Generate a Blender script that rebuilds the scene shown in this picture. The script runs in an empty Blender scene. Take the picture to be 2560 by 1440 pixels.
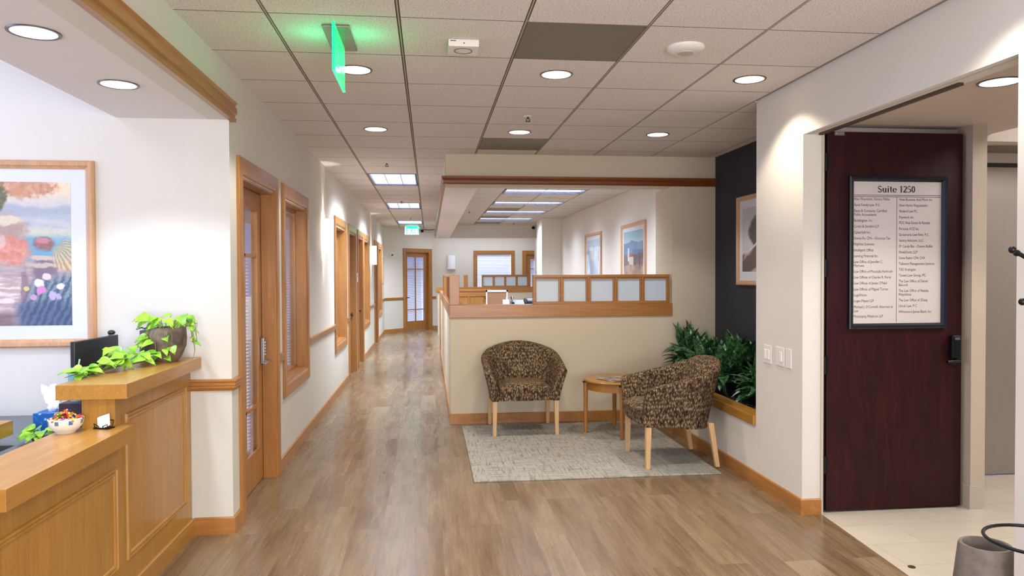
import bpy, bmesh, math, random
from mathutils import Vector, Matrix
random.seed(7)
C = bpy.context.scene.collection
SC = bpy.context.scene
V = Vector

# ------------------------------------------------------------ camera, world, lights, exposure
def make_camera():
    yaw, pitch, roll = .1116, -.0193, -.0041
    f = V((math.sin(yaw)*math.cos(pitch), math.cos(yaw)*math.cos(pitch), math.sin(pitch)))
    r0 = V((math.cos(yaw), -math.sin(yaw), 0)); u0 = r0.cross(f)
    r = math.cos(roll)*r0 + math.sin(roll)*u0
    u = -math.sin(roll)*r0 + math.cos(roll)*u0
    cam = bpy.data.cameras.new('camera'); o = bpy.data.objects.new('camera', cam); C.objects.link(o)
    cam.sensor_width = 36; cam.lens = 1843.7/2560*36; cam.clip_start = .05; cam.clip_end = 200
    m = Matrix((r, u, -f)).transposed().to_4x4(); m.translation = V((0, 0, 1.524))
    o.matrix_world = m; SC.camera = o
make_camera()
w = bpy.data.worlds.new('world'); SC.world = w; w.use_nodes = True
w.node_tree.nodes['Background'].inputs[0].default_value = (.42, .50, .95, 1)
w.node_tree.nodes['Background'].inputs[1].default_value = .34
SC.view_settings.view_transform = 'Standard'; SC.view_settings.look = 'None'
SC.view_settings.exposure = 0.90; SC.view_settings.gamma = 1; SC.view_settings.use_curve_mapping = False
SC.cycles.use_denoising = True
SC.cycles.max_bounces = 8; SC.cycles.diffuse_bounces = 5; SC.cycles.glossy_bounces = 3
SC.cycles.transparent_max_bounces = 12; SC.cycles.sample_clamp_indirect = 4.0

def lamp(kind, name, loc, power, col, parent=None, **k):
    l = bpy.data.lights.new(name, kind); l.energy = power; l.color = col
    for a, b in k.items():
        if a not in ('rot', 'aim'): setattr(l, a, b)
    o = bpy.data.objects.new(name, l); C.objects.link(o)
    o.location = loc
    if parent: o.parent = parent
    if 'aim' in k: o.rotation_euler = V(k['aim']).to_track_quat('-Z', 'Y').to_euler()
    return o
WARM = (1, .94, .87); NEUT = (1, .92, .84); COOL = (.80, .88, 1.0)
# daylight through the reception windows (out of frame on the left)
lamp('AREA', 'reception_window_daylight', (-4.9, 2.2, 1.75), 58, (.50, .64, 1), shape='RECTANGLE', size=3.4, size_y=1.9, aim=(1, .1, -.05))
# added fill behind the photographer, tilted up to brighten the ceiling
lamp('AREA', 'lobby_fill', (.5, -2.2, 1.5), 155, (1, .98, .99), shape='RECTANGLE', size=3.2, size_y=1.9, aim=(0, 1, .35))
CAN_P = 29; TROFFER_P = 43; OFFICE_P = 24

# ------------------------------------------------------------ helpers
def lin(c):
    return tuple((x/12.92 if x <= .04045 else ((x+.055)/1.055)**2.4) for x in (v/255 for v in c))
MC = {}
def mat(name, rgb=(200, 200, 200), rough=.6, metal=0, emit=0, emcol=None, spec=.5, coat=0, alpha=1):
    if name in MC: return MC[name]
    m = bpy.data.materials.new(name); m.use_nodes = True; MC[name] = m
    b = m.node_tree.nodes['Principled BSDF']
    b.inputs['Base Color'].default_value = (*lin(rgb), 1); b.inputs['Roughness'].default_value = rough
    b.inputs['Metallic'].default_value = metal; b.inputs['Specular IOR Level'].default_value = spec
    b.inputs['Coat Weight'].default_value = coat
    if emit:
        b.inputs['Emission Color'].default_value = (*lin(emcol or rgb), 1); b.inputs['Emission Strength'].default_value = emit
    return m
def nd(m, t, **k):
    n = m.node_tree.nodes.new(t)
    for a, b in k.items():
        if a in n.inputs.keys() if hasattr(n.inputs, 'keys') else False: n.inputs[a].default_value = b
        else: setattr(n, a, b)
    return n
def lk(m, a, b): m.node_tree.links.new(a, b)
def bsdf(m): return m.node_tree.nodes['Principled BSDF']
def coords(m, scale, rot=(0, 0, 0)):
    t = nd(m, 'ShaderNodeTexCoord'); mp = nd(m, 'ShaderNodeMapping'); lk(m, t.outputs['Object'], mp.inputs[0])
    mp.inputs['Scale'].default_value = scale; mp.inputs['Rotation'].default_value = rot
    return mp.outputs[0]
def ramp(m, fac, stops):
    r = nd(m, 'ShaderNodeValToRGB'); e = r.color_ramp.elements
    while len(e) < len(stops): e.new(.5)
    for i, (p, c) in enumerate(stops): e[i].position = p; e[i].color = (*lin(c), 1)
    lk(m, fac, r.inputs[0]); return r.outputs[0]
def mix(m, fac, a, b, mode='MIX'):
    n = nd(m, 'ShaderNodeMix', data_type='RGBA', blend_type=mode)
    for s, v in ((n.inputs[0], fac), (n.inputs[6], a), (n.inputs[7], b)):
        if hasattr(v, 'is_output'): lk(m, v, s)
        else: s.default_value = v
    return n.outputs[2]
def bump(m, h, s=.2, d=.002):
    b = nd(m, 'ShaderNodeBump'); b.inputs['Strength'].default_value = s; b.inputs['Distance'].default_value = d
    lk(m, h, b.inputs['Height']); lk(m, b.outputs[0], bsdf(m).inputs['Normal'])
def noise(m, vec, scale=5, detail=4, rough=.55, dist=0):
    n = nd(m, 'ShaderNodeTexNoise'); lk(m, vec, n.inputs['Vector']); n.inputs['Scale'].default_value = scale
    n.inputs['Detail'].default_value = detail; n.inputs['Roughness'].default_value = rough; n.inputs['Distortion'].default_value = dist
    return n.outputs['Fac']

def wood(axis, tone='maple'):
    name = f'{tone}_wood_{axis}'
    if name in MC: return MC[name]
    cols = {'maple': ((158, 104, 48), (182, 126, 64), (170, 115, 56)), 'pale': ((205, 165, 118), (222, 185, 140), (212, 172, 126)),
            'desk': ((160, 112, 44), (180, 131, 56), (170, 121, 50)),
            'frame': ((196, 148, 108), (212, 166, 126), (203, 157, 116)), 'trim': ((112, 56, 18), (132, 70, 24), (122, 63, 20))}[tone]
    m = mat(name, cols[1], .34 if tone != 'pale' else .45, coat=.25 if tone == 'desk' else .12)
    s = [9, 9, 9]; s['xyz'.index(axis)] = .8
    v = coords(m, s); f = noise(m, v, 2.2, 5, .6, .8)
    s2 = [90, 90, 90]; s2['xyz'.index(axis)] = 2.5
    f2 = noise(m, coords(m, s2), 2, 3, .6)
    c = ramp(m, f, [(.3, cols[0]), (.52, cols[2]), (.72, cols[1])])
    c2 = ramp(m, f2, [(.35, (214, 214, 214)), (.6, (255, 255, 255))])
    lk(m, mix(m, .55, c, c2, 'MULTIPLY'), bsdf(m).inputs['Base Color'])
    bsdf(m).inputs['Coat Roughness'].default_value = .18
    return m
def paint(name, rgb, rough=.75):
    if name in MC: return MC[name]
    m = mat(name, rgb, rough, spec=.3)
    f = noise(m, coords(m, (1, 1, 1)), 260, 2, .5); bump(m, f, .12, .001)
    f2 = noise(m, coords(m, (1, 1, 1)), .8, 2, .5)
    lk(m, mix(m, .04, (*lin(rgb), 1), ramp(m, f2, [(.3, (150, 145, 135)), (.7, (255, 255, 250))])), bsdf(m).inputs['Base Color'])
    return m
def glass_mat(name='clear_glass', tint=(255, 255, 255), rough=.02, ior=1.42):
    if name in MC: return MC[name]
    m = bpy.data.materials.new(name); m.use_nodes = True; MC[name] = m
    nt = m.node_tree; nt.nodes.clear(); out = nt.nodes.new('ShaderNodeOutputMaterial')
    t = nt.nodes.new('ShaderNodeBsdfTransparent'); t.inputs[0].default_value = (*lin(tint), 1)
    g = nt.nodes.new('ShaderNodeBsdfGlossy'); g.inputs['Roughness'].default_value = rough
    ge = nt.nodes.new('ShaderNodeNewGeometry'); dt = nt.nodes.new('ShaderNodeVectorMath'); dt.operation = 'DOT_PRODUCT'
    nt.links.new(ge.outputs['Normal'], dt.inputs[0]); nt.links.new(ge.outputs['Incoming'], dt.inputs[1])
    def mth(op, a, b_=None):
        n = nt.nodes.new('ShaderNodeMath'); n.operation = op
        for i, v in enumerate((a, b_)):
            if v is None: continue
            if hasattr(v, 'is_output'): nt.links.new(v, n.inputs[i])
            else: n.inputs[i].default_value = v
        return n.outputs[0]
    f0 = ((ior-1)/(ior+1))**2   # Schlick reflectance, the same from both sides of the pane
    fr = mth('ADD', f0, mth('MULTIPLY', 1-f0, mth('POWER', mth('SUBTRACT', 1, mth('ABSOLUTE', dt.outputs['Value'])), 5)))
    mx = nt.nodes.new('ShaderNodeMixShader')
    nt.links.new(fr, mx.inputs[0]); nt.links.new(t.outputs[0], mx.inputs[1]); nt.links.new(g.outputs[0], mx.inputs[2])
    nt.links.new(mx.outputs[0], out.inputs[0]); return m

# wall paints
P_WALL = paint('warm_white_wall_paint', (214, 209, 200)); P_LOW = paint('sage_grey_lower_paint', (206, 204, 195))
P_PART = paint('tan_partition_paint', (205, 193, 170)); P_NAVY = paint('navy_wall_paint', (15, 22, 42), .6)
P_WHITE = paint('soffit_white_paint', (228, 222, 220)); P_OFF = paint('office_white_paint', (216, 211, 203))
P_HALL = paint('hall_taupe_paint', (196, 182, 164)); P_HALLC = paint('hall_ceiling_paint', (204, 190, 176))
WX, WY, WZ = wood('x'), wood('y'), wood('z')

def floor_mat():
    m = mat('plank_floor_vinyl', (160, 132, 108), .38, spec=.4)
    v = coords(m, (1, 1, 1), (0, 0, math.pi/2))
    b = nd(m, 'ShaderNodeTexBrick'); lk(m, v, b.inputs['Vector'])
    b.offset = .37; b.offset_frequency = 2
    for k, x in (('Scale', 1), ('Mortar Size', .0012), ('Brick Width', 1.22), ('Row Height', .178), ('Bias', 0)): b.inputs[k].default_value = x
    b.inputs['Color1'].default_value = (.0, .0, .0, 1); b.inputs['Color2'].default_value = (1, 1, 1, 1); b.inputs['Mortar'].default_value = (.4, .4, .4, 1)
    tone = ramp(m, b.outputs['Color'], [(0, (132, 110, 84)), (.5, (140, 118, 91)), (1, (152, 130, 103))])
    # each plank shifts its own grain
    sc = nd(m, 'ShaderNodeVectorMath', operation='SCALE'); lk(m, b.outputs['Color'], sc.inputs[0]); sc.inputs['Scale'].default_value = 37
    ad = nd(m, 'ShaderNodeVectorMath', operation='ADD'); lk(m, coords(m, (7, .9, 7)), ad.inputs[0]); lk(m, sc.outputs[0], ad.inputs[1])
    g = noise(m, ad.outputs[0], 1.3, 6, .6, .25)
    ad2 = nd(m, 'ShaderNodeVectorMath', operation='ADD'); lk(m, coords(m, (60, 2.2, 60)), ad2.inputs[0]); lk(m, sc.outputs[0], ad2.inputs[1])
    g2 = noise(m, ad2.outputs[0], 1.2, 4, .6, .1)
    c = mix(m, .8, tone, ramp(m, g, [(.30, (186, 178, 172)), (.5, (226, 222, 218)), (.70, (250, 250, 250))]), 'MULTIPLY')
    c = mix(m, .5, c, ramp(m, g2, [(.32, (178, 170, 165)), (.58, (255, 255, 255))]), 'MULTIPLY')
    c = mix(m, b.outputs['Fac'], c, (*lin((112, 92, 76)), 1))
    lk(m, c, bsdf(m).inputs['Base Color'])
    lk(m, ramp(m, g, [(.3, (120, 120, 120)), (.7, (155, 155, 155))]), bsdf(m).inputs['Roughness'])
    return m
def tile_mat():
    m = mat('hall_floor_tile', (212, 202, 188), .32)
    b = nd(m, 'ShaderNodeTexBrick'); lk(m, coords(m, (1, 1, 1), (0, 0, .0)), b.inputs['Vector']); b.offset = .5
    for k, x in (('Scale', 1), ('Mortar Size', .0018), ('Brick Width', .6), ('Row Height', .3)): b.inputs[k].default_value = x
    b.inputs['Color1'].default_value = (*lin((204, 194, 180)), 1); b.inputs['Color2'].default_value = (*lin((196, 186, 171)), 1)
    b.inputs['Mortar'].default_value = (*lin((165, 152, 138)), 1)
    f = noise(m, coords(m, (3, 3, 3)), 2, 4)
    lk(m, mix(m, .25, b.outputs['Color'], ramp(m, f, [(.3, (225, 222, 216)), (.7, (255, 255, 255))]), 'MULTIPLY'), bsdf(m).inputs['Base Color'])
    return m
def ceil_tile_mat(name, rgb):
    m = mat(name, rgb, .95, spec=.1)
    f = noise(m, coords(m, (1, 1, 1)), 120, 3, .7)
    f2 = noise(m, coords(m, (1, 1, 1)), 1.1, 2)
    c = ramp(m, f, [(.38, tuple(int(x*.86) for x in rgb)), (.5, rgb), (.7, tuple(min(255, int(x*1.04)) for x in rgb))])
    lk(m, mix(m, .15, c, ramp(m, f2, [(.3, (232, 220, 214)), (.7, (255, 255, 255))]), 'MULTIPLY'), bsdf(m).inputs['Base Color'])
    bump(m, f, .4, .002)
    return m
def fabric_mat():
    m = mat('brown_leaf_weave_fabric', (90, 72, 58), .9, spec=.15)
    v1 = coords(m, (1, 1, .34)); vo = nd(m, 'ShaderNodeTexVoronoi'); lk(m, v1, vo.inputs['Vector'])
    vo.inputs['Scale'].default_value = 92; vo.inputs['Randomness'].default_value = .75
    vr = ramp(m, vo.outputs['Distance'], [(.22, (166, 146, 114)), (.46, (110, 92, 72)), (.74, (58, 47, 39))])
    vn = nd(m, 'ShaderNodeSeparateColor'); lk(m, vo.outputs['Color'], vn.inputs[0])
    c = mix(m, .7, vr, ramp(m, vn.outputs[0], [(.2, (120, 105, 96)), (.6, (255, 250, 240))]), 'MULTIPLY')
    lk(m, c, bsdf(m).inputs['Base Color']); bump(m, vo.outputs['Distance'], .25, .002)
    return m
def rug_mat():
    m = mat('grey_woven_rug', (150, 145, 135), .95, spec=.1)
    def st(s, sc, lo, hi): return ramp(m, noise(m, coords(m, s), sc, 5, .7), [(lo, (128, 124, 118)), (hi, (224, 221, 213))])
    a = st((1.5, 20, 1), 3.2, .36, .50); b = st((20, 1.5, 1), 3.2, .36, .50); g = st((1, 1, 1), 150, .36, .6)
    c = mix(m, 1, a, b, 'DARKEN'); c = mix(m, .38, c, g, 'MIX')
    c = mix(m, 1, c, (*lin((208, 208, 204)), 1), 'MULTIPLY')
    lk(m, c, bsdf(m).inputs['Base Color']); bump(m, noise(m, coords(m, (1, 1, 1)), 200, 3), .8, .006)
    return m
def brush_mat(name, rgb, axis='z', rough=.35, metal=.6):
    m = mat(name, rgb, rough, metal); s = [60, 60, 60]; s['xyz'.index(axis)] = 1
    f = noise(m, coords(m, s), 3, 3)
    lk(m, mix(m, .12, (*lin(rgb), 1), ramp(m, f, [(.3, (150, 150, 150)), (.7, (255, 255, 255))]), 'MULTIPLY'), bsdf(m).inputs['Base Color'])
    return m
def mahogany():
    m = mat('dark_mahogany_veneer', (58, 22, 22), .42, spec=.25)
    f = noise(m, coords(m, (7, 7, .9)), 3, 6, .6, 1.4); f2 = noise(m, coords(m, (150, 150, 3)), 2, 3)
    c = ramp(m, f, [(.3, (36, 10, 14)), (.55, (52, 14, 17)), (.75, (68, 20, 18))])
    lk(m, mix(m, .4, c, ramp(m, f2, [(.3, (170, 170, 170)), (.7, (255, 255, 255))]), 'MULTIPLY'), bsdf(m).inputs['Base Color'])
    return m
FLOOR = floor_mat(); TILE = tile_mat(); CT = ceil_tile_mat('lobby_ceiling_tile', (226, 219, 213)); CT2 = ceil_tile_mat('office_ceiling_tile', (208, 202, 196))
FAB = fabric_mat(); RUG = rug_mat(); MAHO = mahogany()
GAP = mat('ceiling_joint_shadow_grey', (88, 78, 70), .9); TBAR = mat('ceiling_grid_bar', (172, 158, 144), .6)
BLACK = mat('black_metal', (22, 22, 26), .35, .5); WHITEP = mat('white_plastic', (226, 222, 216), .4); DARKP = mat('dark_plastic', (30, 31, 34), .4)
NAVYF = mat('navy_black_frame', (12, 15, 26), .3); CHROME = mat('satin_nickel', (170, 172, 176), .28, .9)
GLASS = glass_mat(); BLIND = mat('pale_blind_slat', (196, 200, 214), .5); PAPER = mat('paper_white', (232, 228, 224), .8)
PANE = mat('frosted_white_pane', (198, 212, 226), .35)
CONC = mat('grey_concrete', (112, 102, 96), .75)
lk(CONC, ramp(CONC, noise(CONC, coords(CONC, (1, 1, 1)), 9, 5, .6), [(.3, (84, 76, 72)), (.7, (128, 118, 110))]), bsdf(CONC).inputs['Base Color'])

class MB:
    def __init__(s): s.v = []; s.f = []; s.m = []; s.mi = 0
    def add(s, vs, fs):
        n = len(s.v); s.v += [tuple(v) for v in vs]; s.f += [tuple(i+n for i in f) for f in fs]; s.m += [s.mi]*len(fs); return s
    def box(s, x0, x1, y0, y1, z0, z1):
        vs = [(x, y, z) for x in (x0, x1) for y in (y0, y1) for z in (z0, z1)]
        return s.add(vs, [(0, 1, 3, 2), (4, 6, 7, 5), (0, 4, 5, 1), (2, 3, 7, 6), (0, 2, 6, 4), (1, 5, 7, 3)])
    def obox(s, c, u, v, w):   # oriented box: centre, three half vectors
        c, u, v, w = V(c), V(u), V(v), V(w)
        vs = [c+a*u+b*v+d*w for a in (-1, 1) for b in (-1, 1) for d in (-1, 1)]
        return s.add(vs, [(0, 1, 3, 2), (4, 6, 7, 5), (0, 4, 5, 1), (2, 3, 7, 6), (0, 2, 6, 4), (1, 5, 7, 3)])
    def lathe(s, prof, c=(0, 0, 0), n=32, ax='z', cap=True):
        vs = []
        for r, h in prof:
            for i in range(n):
                a = 2*math.pi*i/n; p = (r*math.cos(a), r*math.sin(a), h)
                if ax == 'x': p = (p[2], p[0], p[1])
                if ax == 'y': p = (p[0], p[2], p[1])
                vs.append((p[0]+c[0], p[1]+c[1], p[2]+c[2]))
        fs = [(k*n+i, k*n+(i+1) % n, (k+1)*n+(i+1) % n, (k+1)*n+i) for k in range(len(prof)-1) for i in range(n)]
        if cap: fs += [tuple(range(n))[::-1], tuple(range((len(prof)-1)*n, len(prof)*n))]
        return s.add(vs, fs)
    def tube(s, pts, r, n=8, closed=False):
        pts = [V(p) for p in pts]; N = len(pts); rs = r if isinstance(r, (list, tuple)) else [r]*N; vs = []
        up = V((0, 0, 1)); prev = None
        for i, p in enumerate(pts):
            a = pts[i-1] if (i or closed) else p; b = pts[(i+1) % N] if (i < N-1 or closed) else p
            t = (b-a).normalized()
            x = prev - prev.dot(t)*t if prev is not None else t.cross(up if abs(t.z) < .9 else V((1, 0, 0)))
            x.normalize(); prev = x; y = t.cross(x)
            for k in range(n):
                an = 2*math.pi*k/n; vs.append(p+(x*math.cos(an)+y*math.sin(an))*rs[i])
        fs = [(i*n+k, i*n+(k+1) % n, ((i+1) % N)*n+(k+1) % n, ((i+1) % N)*n+k) for i in range(N if closed else N-1) for k in range(n)]
        if not closed: fs += [tuple(range(n))[::-1], tuple(range((N-1)*n, N*n))]
        return s.add(vs, fs)
    def sweep(s, pts, N, prof, closed=False):   # mitred moulding: profile (side, along N), side = dir x N
        pts = [V(p) for p in pts]; N = V(N).normalized(); n = len(pts); k = len(prof); vs = []
        for i, p in enumerate(pts):
            d0 = (p-pts[i-1]).normalized() if (i or closed) else None
            d1 = (pts[(i+1) % n]-p).normalized() if (i < n-1 or closed) else None
            s0 = (d0 or d1).cross(N); s1 = (d1 or d0).cross(N); m = (s0+s1)/(1+s0.dot(s1))
            vs += [p+m*a+N*b for a, b in prof]
        L = n if closed else n-1
        fs = [(i*k+j, i*k+(j+1) % k, ((i+1) % n)*k+(j+1) % k, ((i+1) % n)*k+j) for i in range(L) for j in range(k)]
        if not closed: fs += [tuple(range(k))[::-1], tuple(range((n-1)*k, n*k))]
        return s.add(vs, fs)
    def ellipsoid(s, c, r, n=12, m=8):
        prof = [(math.sin(math.pi*i/m), -math.cos(math.pi*i/m)) for i in range(m+1)]
        vs = [(c[0]+r[0]*a*math.cos(2*math.pi*j/n), c[1]+r[1]*a*math.sin(2*math.pi*j/n), c[2]+r[2]*h) for a, h in prof for j in range(n)]
        return s.add(vs, [(k*n+i, k*n+(i+1) % n, (k+1)*n+(i+1) % n, (k+1)*n+i) for k in range(m) for i in range(n)])
    def prism(s, poly, z0, z1):
        n = len(poly)
        return s.add([(x, y, z0) for x, y in poly]+[(x, y, z1) for x, y in poly],
                     [tuple(range(n))[::-1], tuple(range(n, 2*n))]+[(i, (i+1) % n, n+(i+1) % n, n+i) for i in range(n)])
    def build(s, name, mats, parent=None, smooth=False, bevel=0, seg=2, keep=False):
        """links ONE mesh object; vertices are in world coordinates (local to the parent if keep)"""
        if not isinstance(mats, (list, tuple)): mats = [mats]
        me = bpy.data.meshes.new(name)
        if parent is not None: off = V((0, 0, 0)) if keep else V(parent['_w'])
        else:
            xs = [v[0] for v in s.v]; ys = [v[1] for v in s.v]; zs = [v[2] for v in s.v]
            off = V(((min(xs)+max(xs))/2, (min(ys)+max(ys))/2, min(zs)))
            if keep: off = V((0, 0, 0))
        me.from_pydata([tuple(V(v)-off) for v in s.v], [], s.f)
        for m in mats: me.materials.append(m)
        me.polygons.foreach_set('material_index', s.m)
        bm = bmesh.new(); bm.from_mesh(me); bmesh.ops.recalc_face_normals(bm, faces=bm.faces); bm.to_mesh(me); bm.free()
        if smooth: me.polygons.foreach_set('use_smooth', [True]*len(me.polygons))
        o = bpy.data.objects.new(name, me); C.objects.link(o)
        if parent is not None:
            o.parent = parent; o['_w'] = tuple(off)
        else: o.location = off; o['_w'] = tuple(off)
        if bevel:
            b = o.modifiers.new('bevel', 'BEVEL'); b.width = bevel; b.segments = seg; b.limit_method = 'ANGLE'; b.angle_limit = .6
        if smooth:
            try: me.set_sharp_from_angle(angle=.7)
            except Exception: pass
        return o
def tag(o, label, cat, group=None, kind=None):
    o['label'] = label; o['category'] = cat
    if group: o['group'] = group
    if kind: o['kind'] = kind
    return o
def empty(name, loc, label=None, cat=None, group=None, kind=None):
    o = bpy.data.objects.new(name, None); C.objects.link(o); o.location = loc; o['_w'] = tuple(loc); o.empty_display_size = .1
    if label: tag(o, label, cat, group, kind)
    return o
def struct(mb, name, mats, label, cat, **k):
    o = mb.build(name, mats, **k); return tag(o, label, cat, None, 'structure')
def copy_tree(o, parent=None):
    c = o.copy(); C.objects.link(c)
    if parent: c.parent = parent
    for ch in list(o.children): copy_tree(ch, c)
    return c

# ------------------------------------------------------------ room shell
XL, XR, ZC = -1.157, 2.32, 2.739
FY = -2.4   # lobby runs on behind the photographer
b = MB().box(-5.2, 2.33, FY, 23.5, -.06, 0)
b.add([(2.33, FY, -.06), (2.33, 2.69, -.06), (2.33, 2.69, 0), (2.33, FY, 0)], [(0, 1, 2, 3)])
b.prism([(2.33, 2.69), (2.452, 4.40), (2.452, 4.55), (2.33, 4.55)], -.06, 0)
b.box(2.33, 3.2, 4.55, 23.5, -.06, 0)
struct(b, 'floor', FLOOR, 'taupe oak-look plank floor of the lobby and corridor', 'floor')
b = MB().prism([(2.33, FY), (6.2, FY), (6.2, 5.3), (3.2, 5.3), (3.2, 4.55), (2.452, 4.55), (2.452, 4.40), (2.33, 2.69)], -.06, 0)
struct(b, 'floor', TILE, 'cream rectangular floor tiles in the hall past the dark door', 'floor')

CB, RB = .101, .014
base_prof = [(0, 0), (RB, 0), (RB, CB-.006), (RB-.006, CB), (0, CB)]
rail_prof = [(0, .846), (.012, .846), (.014, .856), (.022, .862), (.022, .874), (.026, .880), (.026, .896), (.032, .902), (.032, .914), (0, .914)]
def flip(p): return [(-a, b) for a, b in p]

openings = [('door', 4.63, 5.80), ('window', 5.985, 7.21), ('window', 9.215, 10.46), ('door', 10.74, 11.86), ('door', 12.10, 13.16),
            ('window', 13.19, 14.46), ('door', 15.74, 16.81), ('window', 16.93, 18.2)]
CW = .105
# left corridor wall with its openings; sage grey below the rail, warm white above
b = MB(); y = 4.48
ZR = .88
def wallpiece(b, y0, y1, z0, z1, x0=XL-.12, x1=XL):
    if z0 < ZR < z1:
        b.mi = 1; b.box(x0, x1, y0, y1, z0, ZR); b.mi = 0; b.box(x0, x1, y0, y1, ZR, z1)
    else:
        b.mi = 1 if z1 <= ZR else 0; b.box(x0, x1, y0, y1, z0, z1); b.mi = 0
ZO = 2.13
for kind, a, c in openings:
    wallpiece(b, y, a+CW, 0, 2.80); wallpiece(b, a+CW, c-CW, ZO, 2.80)
    if kind == 'window': wallpiece(b, a+CW, c-CW, 0, .655)
    y = c-CW
wallpiece(b, y, 19.2, 0, 2.80)
struct(b, 'wall_left', [P_WALL, P_LOW], 'corridor left wall, white above and sage grey below the rail', 'wall')
b = MB(); b.box(XL-.12, XL, FY, 4.48, 2.43, 2.80)
struct(b, 'wall_left', [P_WALL], 'bulkhead above the reception opening', 'wall')
# reception: soffit, back wall, high ceiling
b = MB().box(-1.78, XL-.12, FY, 4.48, 2.43, 3.2); struct(b, 'ceiling', [P_WHITE], 'smooth lowered reception soffit with round lights', 'ceiling')
b = MB(); b.mi = 0; b.box(-5.2, -1.40, 4.48, 4.60, 0, 3.2); b.box(-1.40, XL-.12, 4.48, 4.6, 2.43, 3.2); struct(b, 'wall_reception', [P_WALL], 'reception back wall behind the counter', 'wall')
b = MB(); b.box(-1.40, XL-.12, 4.48, 4.60, ZR, 2.43); b.mi = 1; b.box(-1.40, XL-.12, 4.48, 4.60, 0, ZR)
struct(b, 'wall_corner', [P_WALL, P_LOW], 'short wall return between counter and office door', 'wall')
b = MB().box(-5.2, -1.78, FY, 4.48, 3.2, 3.26); struct(b, 'ceiling', [P_WHITE], 'high smooth ceiling over the reception desk', 'ceiling')
b = MB(); b.box(-5.2, 2.33, FY-.1, FY, 0, 3.2); struct(b, 'wall_back', [P_WALL], 'lobby wall behind the photographer', 'wall')
# angled end wall and straight back wall
A0, A1 = V((XL, 19.2, 0)), V((.093, 20.45, 0)); ad = (A1-A0).normalized(); an = V((ad.y, -ad.x, 0))
def ap(t, o=0, z=0): p = A0+ad*t+an*o; return V((p.x, p.y, z))
AL = (A1-A0).length
def aslab(b, t0, t1, z0, z1, o0=-.12, o1=0):
    b.add([ap(t, o, z) for t in (t0, t1) for o in (o0, o1) for z in (z0, z1)], [(0, 1, 3, 2), (4, 6, 7, 5), (0, 4, 5, 1), (2, 3, 7, 6), (0, 2, 6, 4), (1, 5, 7, 3)])
TD0, TD1 = .66, 1.735  # casing outer of the end door
b = MB()
for (t0, t1, z0, z1) in ((0, TD0+CW, 0, ZR), (TD1-CW, AL+.1, 0, ZR)): b.mi = 1; aslab(b, t0, t1, z0, z1)
b.mi = 0
for (t0, t1, z0, z1) in ((0, TD0+CW, ZR, 2.8), (TD1-CW, AL+.1, ZR, 2.8), (TD0+CW, TD1-CW, ZO, 2.8)): aslab(b, t0, t1, z0, z1)
struct(b, 'wall_end', [P_WALL, P_LOW], 'angled wall at the far end of the corridor', 'wall')
BY = 20.45
b = MB(); W0, W1 = 1.32, 2.27
for (x0, x1, z0, z1) in ((.05, W0, 0, 2.8), (W0, W1, 2.07, 2.8), (W0, W1, 0, .65), (W1, 2.68, 0, 2.8), (2.68, 3.1, 2.07, 2.8)): b.box(x0, x1, BY, BY+.12, z0, z1)
struct(b, 'wall_far', [P_OFF], 'white wall behind the open office cubicle', 'wall')

# baseboards and rails
def seg_rail(name, pts, prof, label):
    struct(MB().sweep(pts, (0, 0, 1), prof), name, WY, label, 'trim')
bl = [(XL, 5.80, 0), (XL, 10.74, 0)]
seg_rail('baseboard_left', [(XL, 5.80, 0), (XL, 10.74, 0)], base_prof, 'maple baseboard under the first two corridor windows')
seg_rail('baseboard_left', [(XL, 13.16, 0), (XL, 15.74, 0)], base_prof, 'maple baseboard beyond the twin doors')
seg_rail('baseboard_left', [(XL, 16.81, 0), (XL, 19.2, 0), tuple(ap(TD0))], base_prof, 'maple baseboard turning the far corridor corner')
seg_rail('baseboard_end', [tuple(ap(TD1)), (.09, BY, 0), (1.5, BY, 0)], base_prof, 'maple baseboard right of the end door')
for (a, c, l) in ((5.80, 5.985, 'short chair rail piece between first door and window'), (7.21, 9.215, 'maple chair rail between the first two corridor windows'), (10.46, 10.74, 'chair rail piece right of second corridor window'),
                  (14.46, 15.74, 'maple chair rail below the second wall sconce')):
    seg_rail('trim_1', [(XL, a, 0), (XL, c, 0)], rail_prof, l)
seg_rail('trim_1', [(XL, 18.2, 0), (XL, 19.2, 0), tuple(ap(TD0))], rail_prof, 'maple chair rail left of the end door')
seg_rail('trim_1', [tuple(ap(TD1)), (.09, BY, 0), (.19, BY, 0)], rail_prof, 'maple chair rail right of the end door')
struct(MB().sweep([(-1.395, 4.48, 0), (XL, 4.48, 0), (XL, 4.63, 0)], (0, 0, 1), rail_prof), 'trim_2', WX, 'profiled maple chair rail wrapping the corner by the counter', 'trim')
struct(MB().sweep([(-1.376, 4.478, 0), (XL, 4.478, 0), (XL, 4.63, 0)], (0, 0, 1), base_prof), 'baseboard_corner', WX, 'maple baseboard wrapping the corner by the counter', 'trim')
# header moulding over the reception opening
hp = [(0, 2.425), (.03, 2.425), (.03, 2.445), (.022, 2.452), (.022, 2.462), (.034, 2.470), (.034, 2.505), (.026, 2.512), (.026, 2.522), (.04, 2.535), (0, 2.535)]
struct(MB().sweep([(XL, FY, 0), (XL, 4.53, 0)], (0, 0, 1), hp), 'trim_3', wood('y', 'maple'), 'profiled maple moulding over the reception opening', 'trim')

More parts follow.
